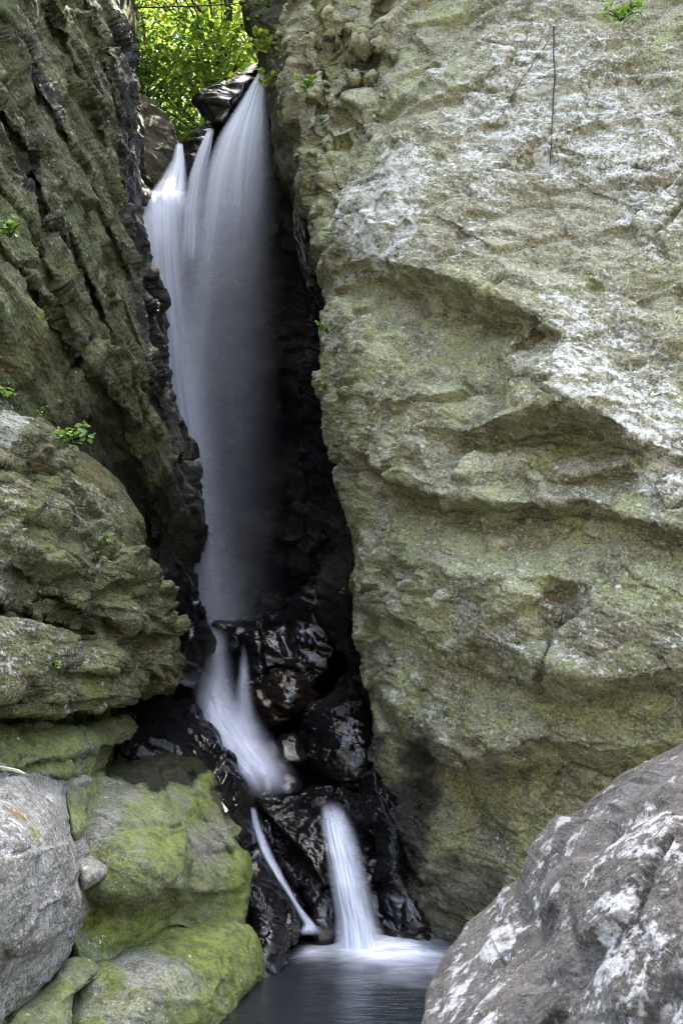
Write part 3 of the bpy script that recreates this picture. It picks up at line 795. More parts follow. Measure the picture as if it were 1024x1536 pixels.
# ------------------------------------------------------------------ rocks of the left side
def rel(n, a=1.0, seed=0, facet=0.05, ff=2.0, st=0.05, sp=0.25, mid=0.03, fine=0.012, big=0.06, edge=0.2, fs=(1, 1, 1.6)):
    return [dict(big=big * a, bigf=1.4, n=n, strata=((sp, st * a, 0.5), (sp * 0.4, st * 0.35 * a, 0.6)), facet=1.1 * facet * a, ff=ff * 0.8, fscale=fs, seed=seed, edge=edge, saw=0.7),
            dict(n=n, strata=((sp * 0.18, st * 0.10 * a, 0.7),), facet=0.16 * facet * a, ff=ff * 2.6, fscale=fs, mid=mid * 0.6 * a, midf=6, fine=fine * a, finef=15, stretch=1.4, seed=seed + 2, edge=0.3),
            dict(n=n, facet=0.005 * a, ff=10.0, fscale=fs, fine=0.006 * a, finef=45, seed=seed + 4)]

NM = (0.25, 0.1, 0.95)
def rock(label, *a, cat='rock', name='rock', group=None, **kw):
    o = make_rock(name, *a, **kw)
    return tag(o, label, cat, group)

mid_at = dict(lich=(0.22, [(60, 250, 60, 60, 0, 0.4)]), moss=(0.20, []), ochre=(0.2, []), scale=40)
rock('upper ledge block with a white lichen streak, behind a small fern', M_MID,
     [(-160, 560), (-20, 596), (40, 626), (85, 650), (105, 680), (100, 720), (60, 760), (-40, 790), (-180, 760)],
     [(-160, 700, 6.8), (0, 620, 8.1), (100, 660, 8.8), (0, 780, 7.2), (100, 760, 8.2), (40, 690, 7.7)], 0.3, 1.6, rel(NM, 1.1, 51, sp=0.26, st=0.07), power=0.24,
     at=dict(lich=(0.25, [(15, 640, 30, 26, 0, 0.95)]), moss=(0.15, []), ochre=(0.2, [(50, 690, 40, 20, 20, 0.8)]), scale=30),
     feats=[('ledge', [(-40, 690), (20, 700), (70, 702), (110, 690)], 0.2, 20, 8, 0.06, 20)])
rock('smooth olive slab leaning against the dark overhanging cliff', M_MID,
     [(96, 672), (130, 678), (165, 708), (195, 752), (212, 792), (206, 830), (185, 850), (140, 800), (100, 760), (88, 712)],
     [(96, 672, 8.9), (212, 792, 9.9), (185, 850, 9.4), (90, 760, 8.6)], 0.45, 1.2, rel((0.5, 0.1, 0.85), 0.55, 57), power=0.4,
     at=dict(lich=(0.1, [(175, 760, 30, 20, 40, 0.5)]), moss=(0.26, []), ochre=(0.45, [(140, 720, 40, 40, 0, 0.8)]), scale=30))
rock('large layered ledge with stepped green edges beside the waterfall', M_MID,
     [(-220, 700), (-60, 690), (40, 700), (88, 712), (118, 736), (150, 772), (180, 812), (205, 848), (245, 882), (274, 930), (279, 975), (268, 1012), (240, 1028), (190, 1034), (110, 1030), (0, 1040), (-200, 1040)],
     [(-200, 700, 5.6), (0, 700, 7.0), (120, 720, 8.3), (270, 940, 9.7), (200, 830, 9.0), (100, 850, 7.6), (0, 850, 6.7), (230, 1030, 9.5), (100, 1000, 7.9), (0, 1040, 7.1), (-200, 1040, 6)], 0.8, 2.6,
     rel(NM, 1.2, 61, st=0.085, sp=0.30, facet=0.09, ff=1.9), power=0.27,
     feats=[('ledge', [(60, 880), (110, 905), (160, 925), (215, 945), (290, 960)], 0.26, 26, 8, 0.10, 26),
            ('ledge', [(-40, 890), (0, 905), (50, 918), (110, 930), (160, 952)], 0.34, 22, 7, 0.1, 24),
            ('step', [(100, 890), (118, 840), (118, 790), (100, 760)], 0.16, 10, 40),
            ('ledge', [(20, 780), (70, 772), (120, 790), (150, 800)], 0.12, 24, 8, 0.05, 24),
            ('ledge', [(120, 745), (150, 780), (185, 820)], 0.14, 24, 8, 0.08, 20),
            ('ledge', [(130, 830), (190, 850), (220, 880)], 0.16, 20, 8, 0.06, 20),
            ('ledge', [(-40, 830), (20, 850), (70, 868), (118, 868)], 0.14, 20, 8, 0.06, 20),
            ('step', [(190, 985), (205, 930), (215, 890), (205, 850)], 0.14, 8, 40),
            ('bump', 245, 985, 22, 26, 0, -0.16), ('bump', 215, 915, 20, 30, -10, -0.14)],
     at=dict(lich=(0.3, [(120, 770, 70, 40, 30, 0.5), (0, 820, 40, 120, 0, 0.6), (200, 940, 100, 80, 0, 0.2)]), moss=(0.24, [(200, 960, 90, 80, 0, 0.34), (60, 850, 90, 60, 0, 0.34)]), ochre=(0.2, [(20, 800, 40, 80, 0, 0.6)]), scale=34))
rock('square cornered ledge stone with four pale lichen spots', M_MID,
     [(-180, 920), (-20, 924), (30, 930), (72, 938), (84, 962), (78, 992), (50, 1020), (0, 1052), (-160, 1060)],
     [(-180, 930, 4.6), (80, 940, 6.7), (0, 1050, 5.8), (60, 1010, 6.35)], 0.3, 1.6, rel(NM, 0.7, 71), power=0.22,
     at=dict(lich=(0.5, [(20, 1000, 40, 20, 0, 0.6)]), moss=(0.2, [(30, 960, 60, 40, 0, 0.3)]), ochre=(0.35, [(30, 1010, 60, 30, 0, 0.8)]), scale=30))
rock('low overhanging ledge slab with a yellow green speckled lip', M_MID,
     [(-160, 1020), (-20, 1020), (50, 1004), (84, 968), (120, 958), (160, 964), (184, 982), (182, 1006), (196, 1030), (186, 1056), (150, 1066), (80, 1070), (0, 1074), (-160, 1080)],
     [(-160, 1030, 5.0), (60, 980, 7.2), (184, 980, 8.3), (190, 1050, 8.3), (0, 1074, 6.2), (80, 1060, 6.9)], 0.35, 2.0, rel(NM, 0.9, 77, sp=0.2), power=0.3,
     feats=[('ledge', [(60, 1000), (110, 1006), (150, 1008), (200, 1004)], 0.16, 16, 6, 0.07, 18), ('ledge', [(-40, 1040), (60, 1046), (120, 1050), (200, 1040)], 0.14, 18, 6, 0.05, 18)],
     at=dict(lich=(0.3, [(130, 985, 40, 16, 0, 0.55)]), moss=(0.26, [(160, 1030, 50, 26, 0, 0.42), (110, 975, 20, 20, 0, 0.5)]), ochre=(0.2, []), scale=26))
rock('green layered stone shelf under the dark horizontal crevice', M_MOSSY,
     [(-200, 1100), (-40, 1098), (60, 1094), (130, 1082), (170, 1080), (184, 1096), (176, 1116), (150, 1126), (128, 1150), (112, 1184), (60, 1196), (-40, 1190), (-200, 1200)],
     [(-200, 1100, 5.3), (0, 1100, 6.9), (180, 1090, 8.9), (110, 1180, 7.5), (0, 1190, 6.3), (90, 1120, 7.4)], 0.5, 2.2, rel(NM, 0.9, 83, sp=0.28, st=0.06), power=0.3,
     feats=[('ledge', [(-40, 1140), (40, 1140), (80, 1132), (120, 1126), (160, 1116)], 0.22, 20, 7, 0.08, 20), ('ledge', [(-60, 1160), (20, 1164), (90, 1160), (125, 1150)], 0.14, 16, 6, 0.05, 16)],
     at=dict(moss=(0.62, []), lich=(0.05, []), wet=(0.0, [(150, 1090, 60, 30, 0, 0.35)]), scale=36))
rock('pale grey boulder with a flat top and a patch of orange moss', M_BOULD,
     [(-220, 1176), (-60, 1172), (20, 1168), (60, 1176), (92, 1186), (104, 1222), (112, 1270), (126, 1328), (120, 1390), (98, 1440), (60, 1490), (0, 1540), (-80, 1600), (-240, 1600)],
     [(-220, 1200, 4.0), (0, 1180, 5.6), (90, 1190, 6.6), (120, 1330, 6.3), (60, 1300, 5.5), (0, 1300, 5.0), (60, 1490, 5.7), (0, 1540, 5.2), (-200, 1600, 4.6)], 0.6, 2.0, rel(NM, 0.6, 91, sp=0.35, st=0.035, facet=0.045), power=0.3,
     feats=[('ledge', [(-40, 1290), (30, 1280), (80, 1262), (130, 1250)], -0.06, 30, 8, -0.03, 20), ('step', [(130, 1380), (80, 1400), (20, 1410), (-60, 1420)][::-1], 0.18, 40, 200), ('bump', 50, 1240, 60, 30, 10, -0.08)],
     at=dict(lich=(0.42, [(40, 1230, 70, 60, 0, 0.55), (40, 1450, 80, 80, 0, 0.15)]), moss=(0.05, [(48, 1252, 14, 16, 0, 0.8), (60, 1430, 70, 60, 0, 0.35)]), ochre=(0.0, [(28, 1226, 26, 14, 10, 1.0)]), scale=30), name='boulder', cat='boulder')
rock('big two lobed sloping boulder filmed with yellow green moss beside the cascade', M_MOSSY,
     [(104, 1240), (116, 1196), (145, 1158), (190, 1142), (245, 1136), (290, 1144), (318, 1166), (332, 1210), (352, 1260), (373, 1300), (378, 1350), (372, 1396), (325, 1408), (285, 1395), (250, 1392), (205, 1420), (172, 1448), (138, 1452), (110, 1430), (100, 1350)],
     [(116, 1190, 7.7), (190, 1112, 9.0), (290, 1124, 9.4), (332, 1210, 8.9), (376, 1350, 8.2), (330, 1395, 7.7), (240, 1390, 7.2), (150, 1440, 6.7), (104, 1330, 6.9), (190, 1200, 7.9), (190, 1300, 6.95), (240, 1290, 7.2), (310, 1300, 7.7), (270, 1180, 8.6)], 0.45, 1.8,
     rel((0.45, 0.2, 0.85), 0.6, 97, big=0.10, facet=0.05, st=0.04, ff=1.6), power=0.34, center=(225, 1270),
     feats=[('step', [(205, 1150), (235, 1180), (262, 1235), (277, 1290), (268, 1345), (240, 1380)][::-1], 0.34, 14, 90), ('bump', 258, 1256, 14, 12, 30, 0.14), ('bump', 150, 1210, 40, 18, -30, 0.10), ('bump', 332, 1282, 22, 12, -10, 0.2),
            ('step', [(300, 1150), (298, 1200), (318, 1240), (350, 1270)], 0.12, 12, 40), ('step', [(120, 1330), (170, 1340), (230, 1330), (262, 1310)], 0.22, 40, 120), ('step', [(280, 1330), (330, 1335), (380, 1325)], 0.15, 30, 100)],
     at=dict(moss=(0.58, [(180, 1180, 40, 36, 0, 0.3), (150, 1230, 40, 40, 0, 0.3), (190, 1390, 70, 60, 0, 0.8), (245, 1290, 40, 60, 0, 0.72), (312, 1170, 16, 44, -16, 1.0), (300, 1225, 14, 40, -10, 0.85), (360, 1320, 24, 70, 0, 0.9), (310, 1350, 50, 40, 0, 0.62), (310, 1260, 30, 40, 0, 0.35)]),
             lich=(0.05, []), wet=(0.08, [(240, 1136, 120, 56, 6, 1.0), (335, 1200, 24, 60, -20, 0.6)]), scale=34), name='boulder', cat='boulder')  # dark patch over the top is shade painted through the wet mask
rock('broad bottom boulder with grey bald top and mossy flank next to the pool', M_MOSSY,
     [(80, 1480), (120, 1446), (185, 1408), (245, 1364), (290, 1362), (340, 1378), (380, 1396), (394, 1430), (402, 1470), (388, 1520), (384, 1580), (300, 1640), (150, 1640), (80, 1580)],
     [(90, 1470, 6.6), (260, 1375, 7.7), (380, 1400, 8.0), (400, 1470, 7.8), (250, 1470, 6.8), (150, 1536, 6.2), (380, 1580, 7.4), (150, 1640, 6.0)], 0.6, 1.6, rel((0.3, 0.2, 0.9), 0.6, 109, big=0.09, facet=0.05, st=0.04, ff=1.6), power=0.36,
     feats=[('step', [(170, 1440), (220, 1430), (290, 1450), (330, 1490), (350, 1560)], -0.05, 16, 60), ('bump', 260, 1470, 80, 40, 20, -0.06)],
     at=dict(moss=(0.74, [(235, 1465, 70, 42, 15, 0.0), (200, 1520, 70, 40, 0, 0.2), (370, 1450, 40, 80, 0, 0.85), (130, 1500, 30, 40, 0, 0.5)]), lich=(0.05, []), scale=40), name='boulder', cat='boulder')
rock('small wedged grey stone between the pale boulder and the mossy one', M_BOULD,
     [(112, 1290), (135, 1284), (160, 1292), (164, 1310), (148, 1326), (124, 1338), (114, 1320)],
     [(112, 1290, 6.75), (160, 1300, 6.9), (130, 1335, 6.6), (140, 1310, 6.7)], 0.25, 0.6, rel(NM, 0.22, 113), power=0.5, at=dict(lich=(0.4, []), moss=(0.15, []), scale=20))
rock('mossy stone at the foot of the pale grey boulder', M_MOSSY,
     [(60, 1480), (100, 1440), (130, 1432), (155, 1440), (160, 1456), (120, 1480), (110, 1536), (100, 1600), (0, 1620), (-40, 1560)],
     [(60, 1480, 6.1), (150, 1445, 6.7), (110, 1536, 6.0), (0, 1620, 5.4)], 0.4, 1.2, rel(NM, 0.6, 117), power=0.4, at=dict(moss=(0.5, []), lich=(0.1, []), scale=30))
rock('small green stone tucked above the pale boulder shoulder', M_MOSSY,
     [(96, 1190), (118, 1176), (136, 1196), (132, 1230), (118, 1262), (106, 1250)],
     [(96, 1190, 7.2), (136, 1200, 7.5), (118, 1260, 6.9), (115, 1220, 7.0)], 0.25, 0.8, rel(NM, 0.5, 119), power=0.4, at=dict(moss=(0.55, []), scale=24))

# ------------------------------------------------------------------ wet rocks of the cascade
wet_at = dict(wet=(0.95, []), lich=(0, []), moss=(0.02, []), ochre=(0.1, []))
NW = (0.3, 0.2, 0.9)
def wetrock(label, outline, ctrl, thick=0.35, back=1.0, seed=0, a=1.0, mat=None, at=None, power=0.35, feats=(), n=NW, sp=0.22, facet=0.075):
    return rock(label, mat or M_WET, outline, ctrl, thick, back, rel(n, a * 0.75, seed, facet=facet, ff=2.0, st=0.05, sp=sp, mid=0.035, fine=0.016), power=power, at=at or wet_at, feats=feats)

wetrock('black dripping rock nose hanging below the slanting cliff, sunlit on its edge',
     [(248, 870), (272, 856), (288, 880), (302, 920), (312, 968), (308, 1000), (290, 1026), (262, 1030), (240, 1000), (245, 930)],
     [(250, 870, 10.7), (300, 910, 11.0), (310, 980, 10.9), (260, 1030, 10.5), (270, 950, 10.3)], 0.4, 1.4, 131, 0.9)
wetrock('steep black wet slab on the near bank of the cascade, under the overhang',
     [(180, 1060), (230, 1030), (280, 1026), (305, 1070), (340, 1110), (362, 1140), (360, 1170), (384, 1206), (383, 1250), (366, 1276), (340, 1230), (320, 1190), (280, 1160), (220, 1150), (170, 1120)],
     [(180, 1060, 9.9), (280, 1030, 11.2), (350, 1120, 10.6), (384, 1220, 9.6), (340, 1220, 9.2), (220, 1150, 9.4), (280, 1100, 10.2)], 0.4, 1.4, 137, 1.0, n=(0.75, 0, 0.65),
     at=dict(wet=(0.9, []), moss=(0.05, [(250, 1150, 80, 40, 0, 0.3)]), ochre=(0.1, []), lich=(0, [])))
wetrock('wide black step of rock that the tall fall lands behind',
     [(306, 944), (345, 936), (392, 926), (430, 900), (470, 872), (500, 900), (506, 960), (490, 1010), (440, 1040), (400, 1060), (350, 1060), (318, 1030), (306, 990)],
     [(306, 944, 13.4), (392, 926, 13.0), (470, 872, 12.6), (500, 960, 12.0), (420, 1040, 12.1), (330, 1040, 12.4), (400, 980, 12.3)], 0.4, 2.0, 141, 1.2, sp=0.3,
     feats=[('step', [(392, 920), (392, 960), (400, 1010), (395, 1060)], -0.2, 8, 60), ('step', [(432, 890), (440, 950), (450, 1010)], 0.2, 8, 50), ('crack', [(395, 1010), (420, 1004), (470, 1012)], 0.1, 5)])
wetrock('rusty brown wet block wedged under the black step',
     [(384, 1016), (420, 1006), (455, 1012), (476, 1030), (478, 1056), (455, 1074), (425, 1086), (392, 1090), (380, 1050)],
     [(384, 1016, 12.2), (476, 1030, 11.9), (460, 1072, 11.7), (395, 1086, 11.7), (430, 1045, 11.6)], 0.3, 1.0, 149, 0.8,
     at=dict(wet=(0.8, []), ochre=(0.8, []), moss=(0, []), lich=(0, [])))
wetrock('glistening blue black boulder between the brown block and the pale cliff',
     [(444, 1090), (462, 1064), (490, 1046), (520, 1010), (545, 1030), (556, 1080), (560, 1140), (540, 1180), (500, 1176), (470, 1150), (448, 1120)],
     [(444, 1090, 11.5), (520, 1010, 11.4), (556, 1090, 10.7), (500, 1176, 10.5), (455, 1130, 10.9), (500, 1090, 10.8)], 0.35, 1.2, 151, 1.0)
wetrock('small angular wet stone right beside the middle cascade',
     [(416, 1108), (440, 1098), (456, 1112), (458, 1138), (440, 1146), (420, 1142)],
     [(416, 1108, 11.0), (456, 1110, 11.0), (440, 1145, 10.7), (425, 1140, 10.7)], 0.2, 0.6, 157, 0.6)
wetrock('low wet stone splitting the cascade at its foot',
     [(404, 1184), (414, 1160), (432, 1152), (452, 1168), (456, 1184), (430, 1196)],
     [(404, 1184, 10.4), (432, 1154, 10.5), (456, 1180, 10.4), (425, 1192, 10.2)], 0.2, 0.5, 163, 0.5)
wetrock('dark crest rock over which the lower fall pours',
     [(378, 1192), (410, 1184), (450, 1178), (490, 1176), (530, 1186), (566, 1204), (580, 1250), (575, 1330), (566, 1400), (520, 1420), (470, 1410), (462, 1370), (440, 1320), (400, 1260), (380, 1230)],
     [(378, 1192, 10.3), (450, 1178, 10.5), (560, 1200, 10.2), (500, 1215, 9.75), (575, 1330, 9.5), (480, 1300, 9.3), (520, 1420, 9.2), (400, 1250, 9.8), (465, 1390, 9.15)], 0.35, 1.5, 167, 1.2,
     feats=[('ledge', [(385, 1205), (420, 1240), (460, 1280), (490, 1330)], 0.2, 30, 8, 0.08, 16), ('bump', 430, 1290, 30, 40, 30, 0.15)])
wetrock('dark brown rock at the pool edge beneath the thin trickle',
     [(366, 1270), (384, 1256), (410, 1290), (440, 1340), (463, 1380), (450, 1408), (430, 1430), (430, 1470), (408, 1500), (384, 1490), (390, 1440), (376, 1390), (372, 1330)],
     [(366, 1270, 9.2), (440, 1340, 9.0), (462, 1380, 8.9), (400, 1490, 8.0), (380, 1400, 8.4), (415, 1370, 8.5)], 0.3, 1.0, 173, 0.9,
     at=dict(wet=(0.8, []), ochre=(0.45, []), moss=(0.05, []), lich=(0, [])))
wetrock('wet stone standing between the trickle and the lower fall',
     [(466, 1350), (490, 1332), (512, 1352), (516, 1400), (500, 1424), (472, 1420), (462, 1390)],
     [(466, 1350, 9.1), (512, 1350, 9.1), (500, 1424, 8.95), (470, 1415, 8.9)], 0.2, 0.6, 179, 0.7)
wetrock('dark wet boulder right of the lower fall, under the pale cliff',
     [(540, 1190), (570, 1160), (592, 1200), (600, 1260), (606, 1320), (640, 1380), (640, 1430), (590, 1436), (566, 1400), (560, 1340), (556, 1260)],
     [(540, 1190, 10.0), (590, 1200, 9.7), (640, 1400, 9.0), (570, 1400, 9.1), (570, 1290, 9.5)], 0.3, 1.0, 181, 1.0)
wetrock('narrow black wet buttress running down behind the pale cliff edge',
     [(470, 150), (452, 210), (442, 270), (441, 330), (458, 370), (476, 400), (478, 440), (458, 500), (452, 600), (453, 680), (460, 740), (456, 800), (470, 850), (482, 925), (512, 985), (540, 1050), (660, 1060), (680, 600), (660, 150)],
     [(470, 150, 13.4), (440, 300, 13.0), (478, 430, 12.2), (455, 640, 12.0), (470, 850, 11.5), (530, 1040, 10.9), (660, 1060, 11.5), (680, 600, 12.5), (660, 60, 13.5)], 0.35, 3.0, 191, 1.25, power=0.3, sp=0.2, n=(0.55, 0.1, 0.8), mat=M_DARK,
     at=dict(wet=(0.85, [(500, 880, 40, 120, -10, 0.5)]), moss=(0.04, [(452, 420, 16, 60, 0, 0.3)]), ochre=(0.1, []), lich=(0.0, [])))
wetrock('shaded rock corner with hanging leaves at the top right of the fall',
     [(385, -160), (360, -40), (372, 20), (386, 62), (400, 96), (404, 150), (424, 260), (480, 300), (520, 0), (500, -160)],
     [(385, -160, 15.5), (372, 20, 15.2), (400, 96, 15.0), (424, 260, 14.5), (480, 300, 14.4), (520, 0, 14.5)], 0.4, 2.0, 197, 1.1,
     at=dict(wet=(0.45, []), moss=(0.25, []), ochre=(0.1, []), lich=(0, [])), mat=M_LEFT)
# rock behind the fall
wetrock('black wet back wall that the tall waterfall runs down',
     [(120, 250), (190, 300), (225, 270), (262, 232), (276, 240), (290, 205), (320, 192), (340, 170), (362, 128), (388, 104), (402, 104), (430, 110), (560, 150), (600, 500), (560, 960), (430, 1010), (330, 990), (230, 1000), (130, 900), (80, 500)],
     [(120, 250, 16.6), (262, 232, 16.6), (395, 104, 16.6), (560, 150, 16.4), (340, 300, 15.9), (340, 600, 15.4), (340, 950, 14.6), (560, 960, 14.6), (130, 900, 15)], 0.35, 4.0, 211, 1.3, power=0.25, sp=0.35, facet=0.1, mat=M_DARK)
rock('brown rounded slab at the crest, left of the narrow spout', M_BROWN,
     [(150, 150), (196, 142), (212, 142), (238, 158), (258, 188), (270, 214), (276, 240), (268, 262), (250, 290), (230, 330), (190, 340), (140, 300)],
     [(150, 150, 16.3), (212, 142, 16.4), (270, 214, 16.2), (230, 330, 15.8), (215, 240, 15.9)], 0.4, 1.6, rel((0.6, 0.1, 0.8), 0.9, 221), power=0.4, at=dict(wet=(0.25, []), moss=(0.12, []), ochre=(0.2, []), scale=30))
rock('dark wedge of rock jutting out beneath the top of the fall', M_WET,
     [(291, 150), (318, 132), (345, 118), (372, 100), (394, 92), (404, 104), (384, 130), (360, 160), (342, 184), (326, 196), (316, 186), (304, 168)],
     [(291, 150, 16.2), (394, 92, 16.6), (326, 196, 15.9), (350, 140, 16.0)], 0.35, 1.2, rel((0.3, 0.1, 0.9), 0.8, 227), power=0.4, at=dict(wet=(0.7, []), moss=(0.08, []), scale=30))
rock('small dark rock dividing the two spouts at the crest', M_WET,
     [(279, 204), (300, 190), (318, 186), (324, 200), (306, 226), (290, 262), (282, 290), (276, 250)],
     [(279, 204, 15.9), (320, 188, 16.0), (282, 285, 15.6), (300, 220, 15.7)], 0.3, 1.0, rel((0.3, 0.1, 0.9), 0.7, 229), power=0.4, at=dict(wet=(0.6, []), moss=(0.1, []), scale=30))

# ------------------------------------------------------------------ boulder in front
rock('big blurred grey boulder in the near corner, crusted with white lichen', M_FRONT,
     [(640, 1580), (668, 1545), (722, 1484), (766, 1436), (806, 1410), (828, 1372), (862, 1324), (905, 1272), (970, 1222), (1040, 1166), (1140, 1104), (1310, 1060), (1440, 1200), (1460, 1600), (1300, 1900), (800, 1900), (650, 1760)],
     [(640, 1600, 2.75), (800, 1400, 2.8), (1024, 1150, 2.8), (1300, 1040, 2.7), (900, 1450, 2.5), (1100, 1400, 2.3), (800, 1900, 2.3), (1440, 1600, 2.1)], 0.26, 1.1,
     [dict(big=0.03, bigf=2.5, facet=0.035, ff=3.2, seed=233), dict(mid=0.010, midf=9, fine=0.005, finef=30, seed=235), dict(facet=0.003, ff=24, fine=0.0015, finef=90, seed=237)], power=0.27, step=1.9,
     at=dict(lich=(0.38, [(770, 1450, 60, 60, -40, 0.6), (1000, 1270, 60, 60, 0, 0.7), (940, 1410, 60, 70, 0, 0.75), (720, 1530, 40, 40, 0, 0.7)]), moss=(0, []), scale=40), name='boulder', cat='boulder')

# ------------------------------------------------------------------ water
def water_sheet(name, mat, rows, nu=70, nv=240, layers=2, parent=None, ripple=0.05, seed=0, edge=(0.16, 0.16), gap=0.10, bow=0.12, ends=(0.03, 0.06)):
    """falling water as layered curved sheets; rows: (x left, x right, y, distance, density left, middle, right)"""
    rows = np.array(rows, float)
    t = np.concatenate([[0], np.cumsum(np.hypot(np.diff(rows[:, 2]), np.diff(rows[:, :2].mean(1))))]); t /= t[-1]
    tv = np.linspace(0, 1, nv)
    R = np.stack([np.interp(tv, t, rows[:, k]) for k in range(rows.shape[1])], 1)
    kk = max(3, nv // 16) | 1
    ker = np.hanning(kk + 2)[1:-1]; ker /= ker.sum()
    R = np.stack([np.convolve(np.concatenate([2 * c[0] - c[1:kk // 2 + 1][::-1], c, 2 * c[-1] - c[-kk // 2:-1][::-1]])[:nv + kk - 1], ker, 'valid') for c in R.T], 1)
    nv = len(R); tv = np.linspace(0, 1, nv)
    u = np.linspace(0, 1, nu)
    cos, qs, uvs, den = [], [], [], []
    off = 0
    for L_ in range(layers):
        PX = R[:, 0:1] * (1 - u) + R[:, 1:2] * u
        q = np.stack([np.repeat(u[None] * 3, nv, 0), np.repeat(tv[:, None] * 2, nu, 1), np.full((nv, nu), L_ * 5.0)], -1).reshape(-1, 3)
        q2 = q * np.array([4.0, 0.8, 1])
        rip = (fbm(q, 3, seed=seed + L_) + 0.5 * fbm(q2, 3, seed=seed + 7 + L_)).reshape(nv, nu) * ripple
        Y = R[:, 3:4] - bow * (1 - (2 * u[None] - 1) ** 2) + rip + L_ * gap
        PY = np.repeat(R[:, 2:3], nu, 1)
        cos.append(P(PX, PY, Y).reshape(-1, 3))
        qs.append(grid_quads(nv, nu, off=off)); off += nv * nu
        uvs.append(np.stack([np.repeat(u[None], nv, 0) + L_ * 3.17 + seed, np.repeat(tv[:, None], nu, 1) + L_ * 1.7], -1).reshape(-1, 2))
        d = np.where(u < 0.5, R[:, 4:5] * (1 - 2 * u) + R[:, 5:6] * 2 * u, R[:, 5:6] * (2 - 2 * u) + R[:, 6:7] * (2 * u - 1))
        e = sst(0, edge[0], u) * sst(0, edge[1], 1 - u)
        nu_ = fbm(np.stack([u * 7, 0 * u + L_ * 3.1, 0 * u + seed], 1), 3, seed=seed)[None]
        T = tv[:, None]
        ev = sst(0, ends[0], T * (1 + 0.8 * nu_))
        if ends[1] > 0: ev = ev * sst(0, ends[1], (1 - T) * (1 + 0.9 * nu_))
        den.append((d * e[None] * ev * (1.0 if L_ == 0 else 0.75)).ravel())
    me = quad_tri_mesh(name, np.concatenate(cos), np.concatenate(qs))
    set_attr(me, 'dens', np.concatenate(den))
    uv = np.concatenate(uvs).astype(np.float32)
    lay = me.uv_layers.new(name='UVMap')
    li = np.empty(len(me.loops), np.int32); me.loops.foreach_get('vertex_index', li)
    lay.data.foreach_set('uv', uv[li].ravel())
    return link(name, me, mat, parent)

fall = empty('waterfall', [float(v) for v in P(320, 940, 14.2)])
tag(fall, 'tall silky white waterfall plunging through the dark slot between the cliffs', 'waterfall')
water_sheet('main_stream', M_FALL, [
    (393, 401, 98, 16.2, 1.3, 1.4, 1.2), (374, 402, 128, 16.0, .8, 1.4, .9), (350, 406, 165, 15.75, .7, 1.3, .6), (326, 412, 200, 15.5, .9, 1.0, .34), (303, 418, 255, 15.3, .9, .62, .16), (286, 424, 340, 15.1, .60, .24, .06),  # density drops downwards for thinner water and, in part, painted shade
    (270, 430, 450, 14.9, .34, .11, .04), (258, 432, 560, 14.7, .27, .10, .035), (250, 434, 700, 14.5, .20, .075, .03), (245, 436, 830, 14.3, .16, .06, .03), (245, 436, 965, 14.0, .15, .06, .03)], 110, 300, 3, fall, 0.09, 1, (0.22, 0.5), ends=(0.02, 0))
water_sheet('chute', M_FALL, [
    (264, 275, 214, 16.0, 1.2, 1.4, 1.2), (256, 280, 240, 15.8, .7, 1.4, 1.), (238, 283, 268, 15.55, .4, 1.3, 1.), (222, 286, 290, 15.3, .4, 1.2, 1.), (216, 290, 330, 15.05, .2, .5, .4)], 36, 120, 2, fall, 0.04, 3, (0.3, 0.3), ends=(0.03, 0.3))
water_sheet('side_stream', M_FALL, [
    (188, 292, 284, 15.2, 1.2, 1.3, .9), (186, 294, 292, 15.1, 1.3, 1.3, .9), (184, 298, 330, 14.95, 1.1, 1.05, .7), (184, 302, 390, 14.85, 1., .78, .36), (186, 314, 480, 14.7, .8, .56, .20), (196, 336, 600, 14.5, .62, .42, .12),
    (210, 358, 720, 14.3, .52, .35, .09), (220, 376, 840, 14.15, .48, .30, .08), (228, 400, 965, 13.9, .5, .30, .08)], 80, 300, 2, fall, 0.07, 5, (0.1, 0.45), ends=(0.012, 0))
water_sheet('thin_stream', M_FALL, [
    (312, 322, 192, 15.75, .7, 1., .7), (296, 318, 225, 15.55, .6, .9, .5), (282, 310, 265, 15.35, .6, .8, .5), (274, 304, 320, 15.15, .6, .7, .4), (268, 300, 420, 14.9, .4, .5, .2)], 30, 120, 2, fall, 0.04, 9, ends=(0.03, 0.3))

casc = empty('cascade', [float(v) for v in P(395, 1180, 10.4)])
tag(casc, 'middle cascade sliding from the black step down to the wet stones', 'waterfall')
water_sheet('main_stream', M_FALL2, [
    (296, 344, 936, 12.85, .25, .34, .10), (292, 350, 970, 12.55, .22, .32, .10), (286, 358, 1010, 12.1, .28, .36, .08), (282, 372, 1045, 11.6, .40, .44, .08), (290, 398, 1080, 11.2, .5, .52, .09), (308, 424, 1115, 10.8, .58, .56, .09),
    (332, 444, 1145, 10.45, .62, .58, .10), (352, 456, 1166, 10.2, .66, .54, .12), (366, 452, 1186, 9.98, .66, .44, .10), (372, 440, 1202, 9.86, .4, .3, .06)], 70, 180, 3, casc, 0.07, 13, (0.34, 0.62), 0.07, 0.10, (0.10, 0.26))
water_sheet('side_stream', M_FALL2, [
    (361, 371, 960, 11.9, .2, .3, .2), (356, 377, 1000, 11.75, .2, .28, .2), (349, 384, 1045, 11.5, .18, .24, .16), (342, 394, 1080, 11.25, .14, .2, .1), (342, 420, 1120, 10.85, .1, .14, .06)], 24, 90, 2, casc, 0.03, 17, (0.4, 0.45), ends=(0.4, 0.2))

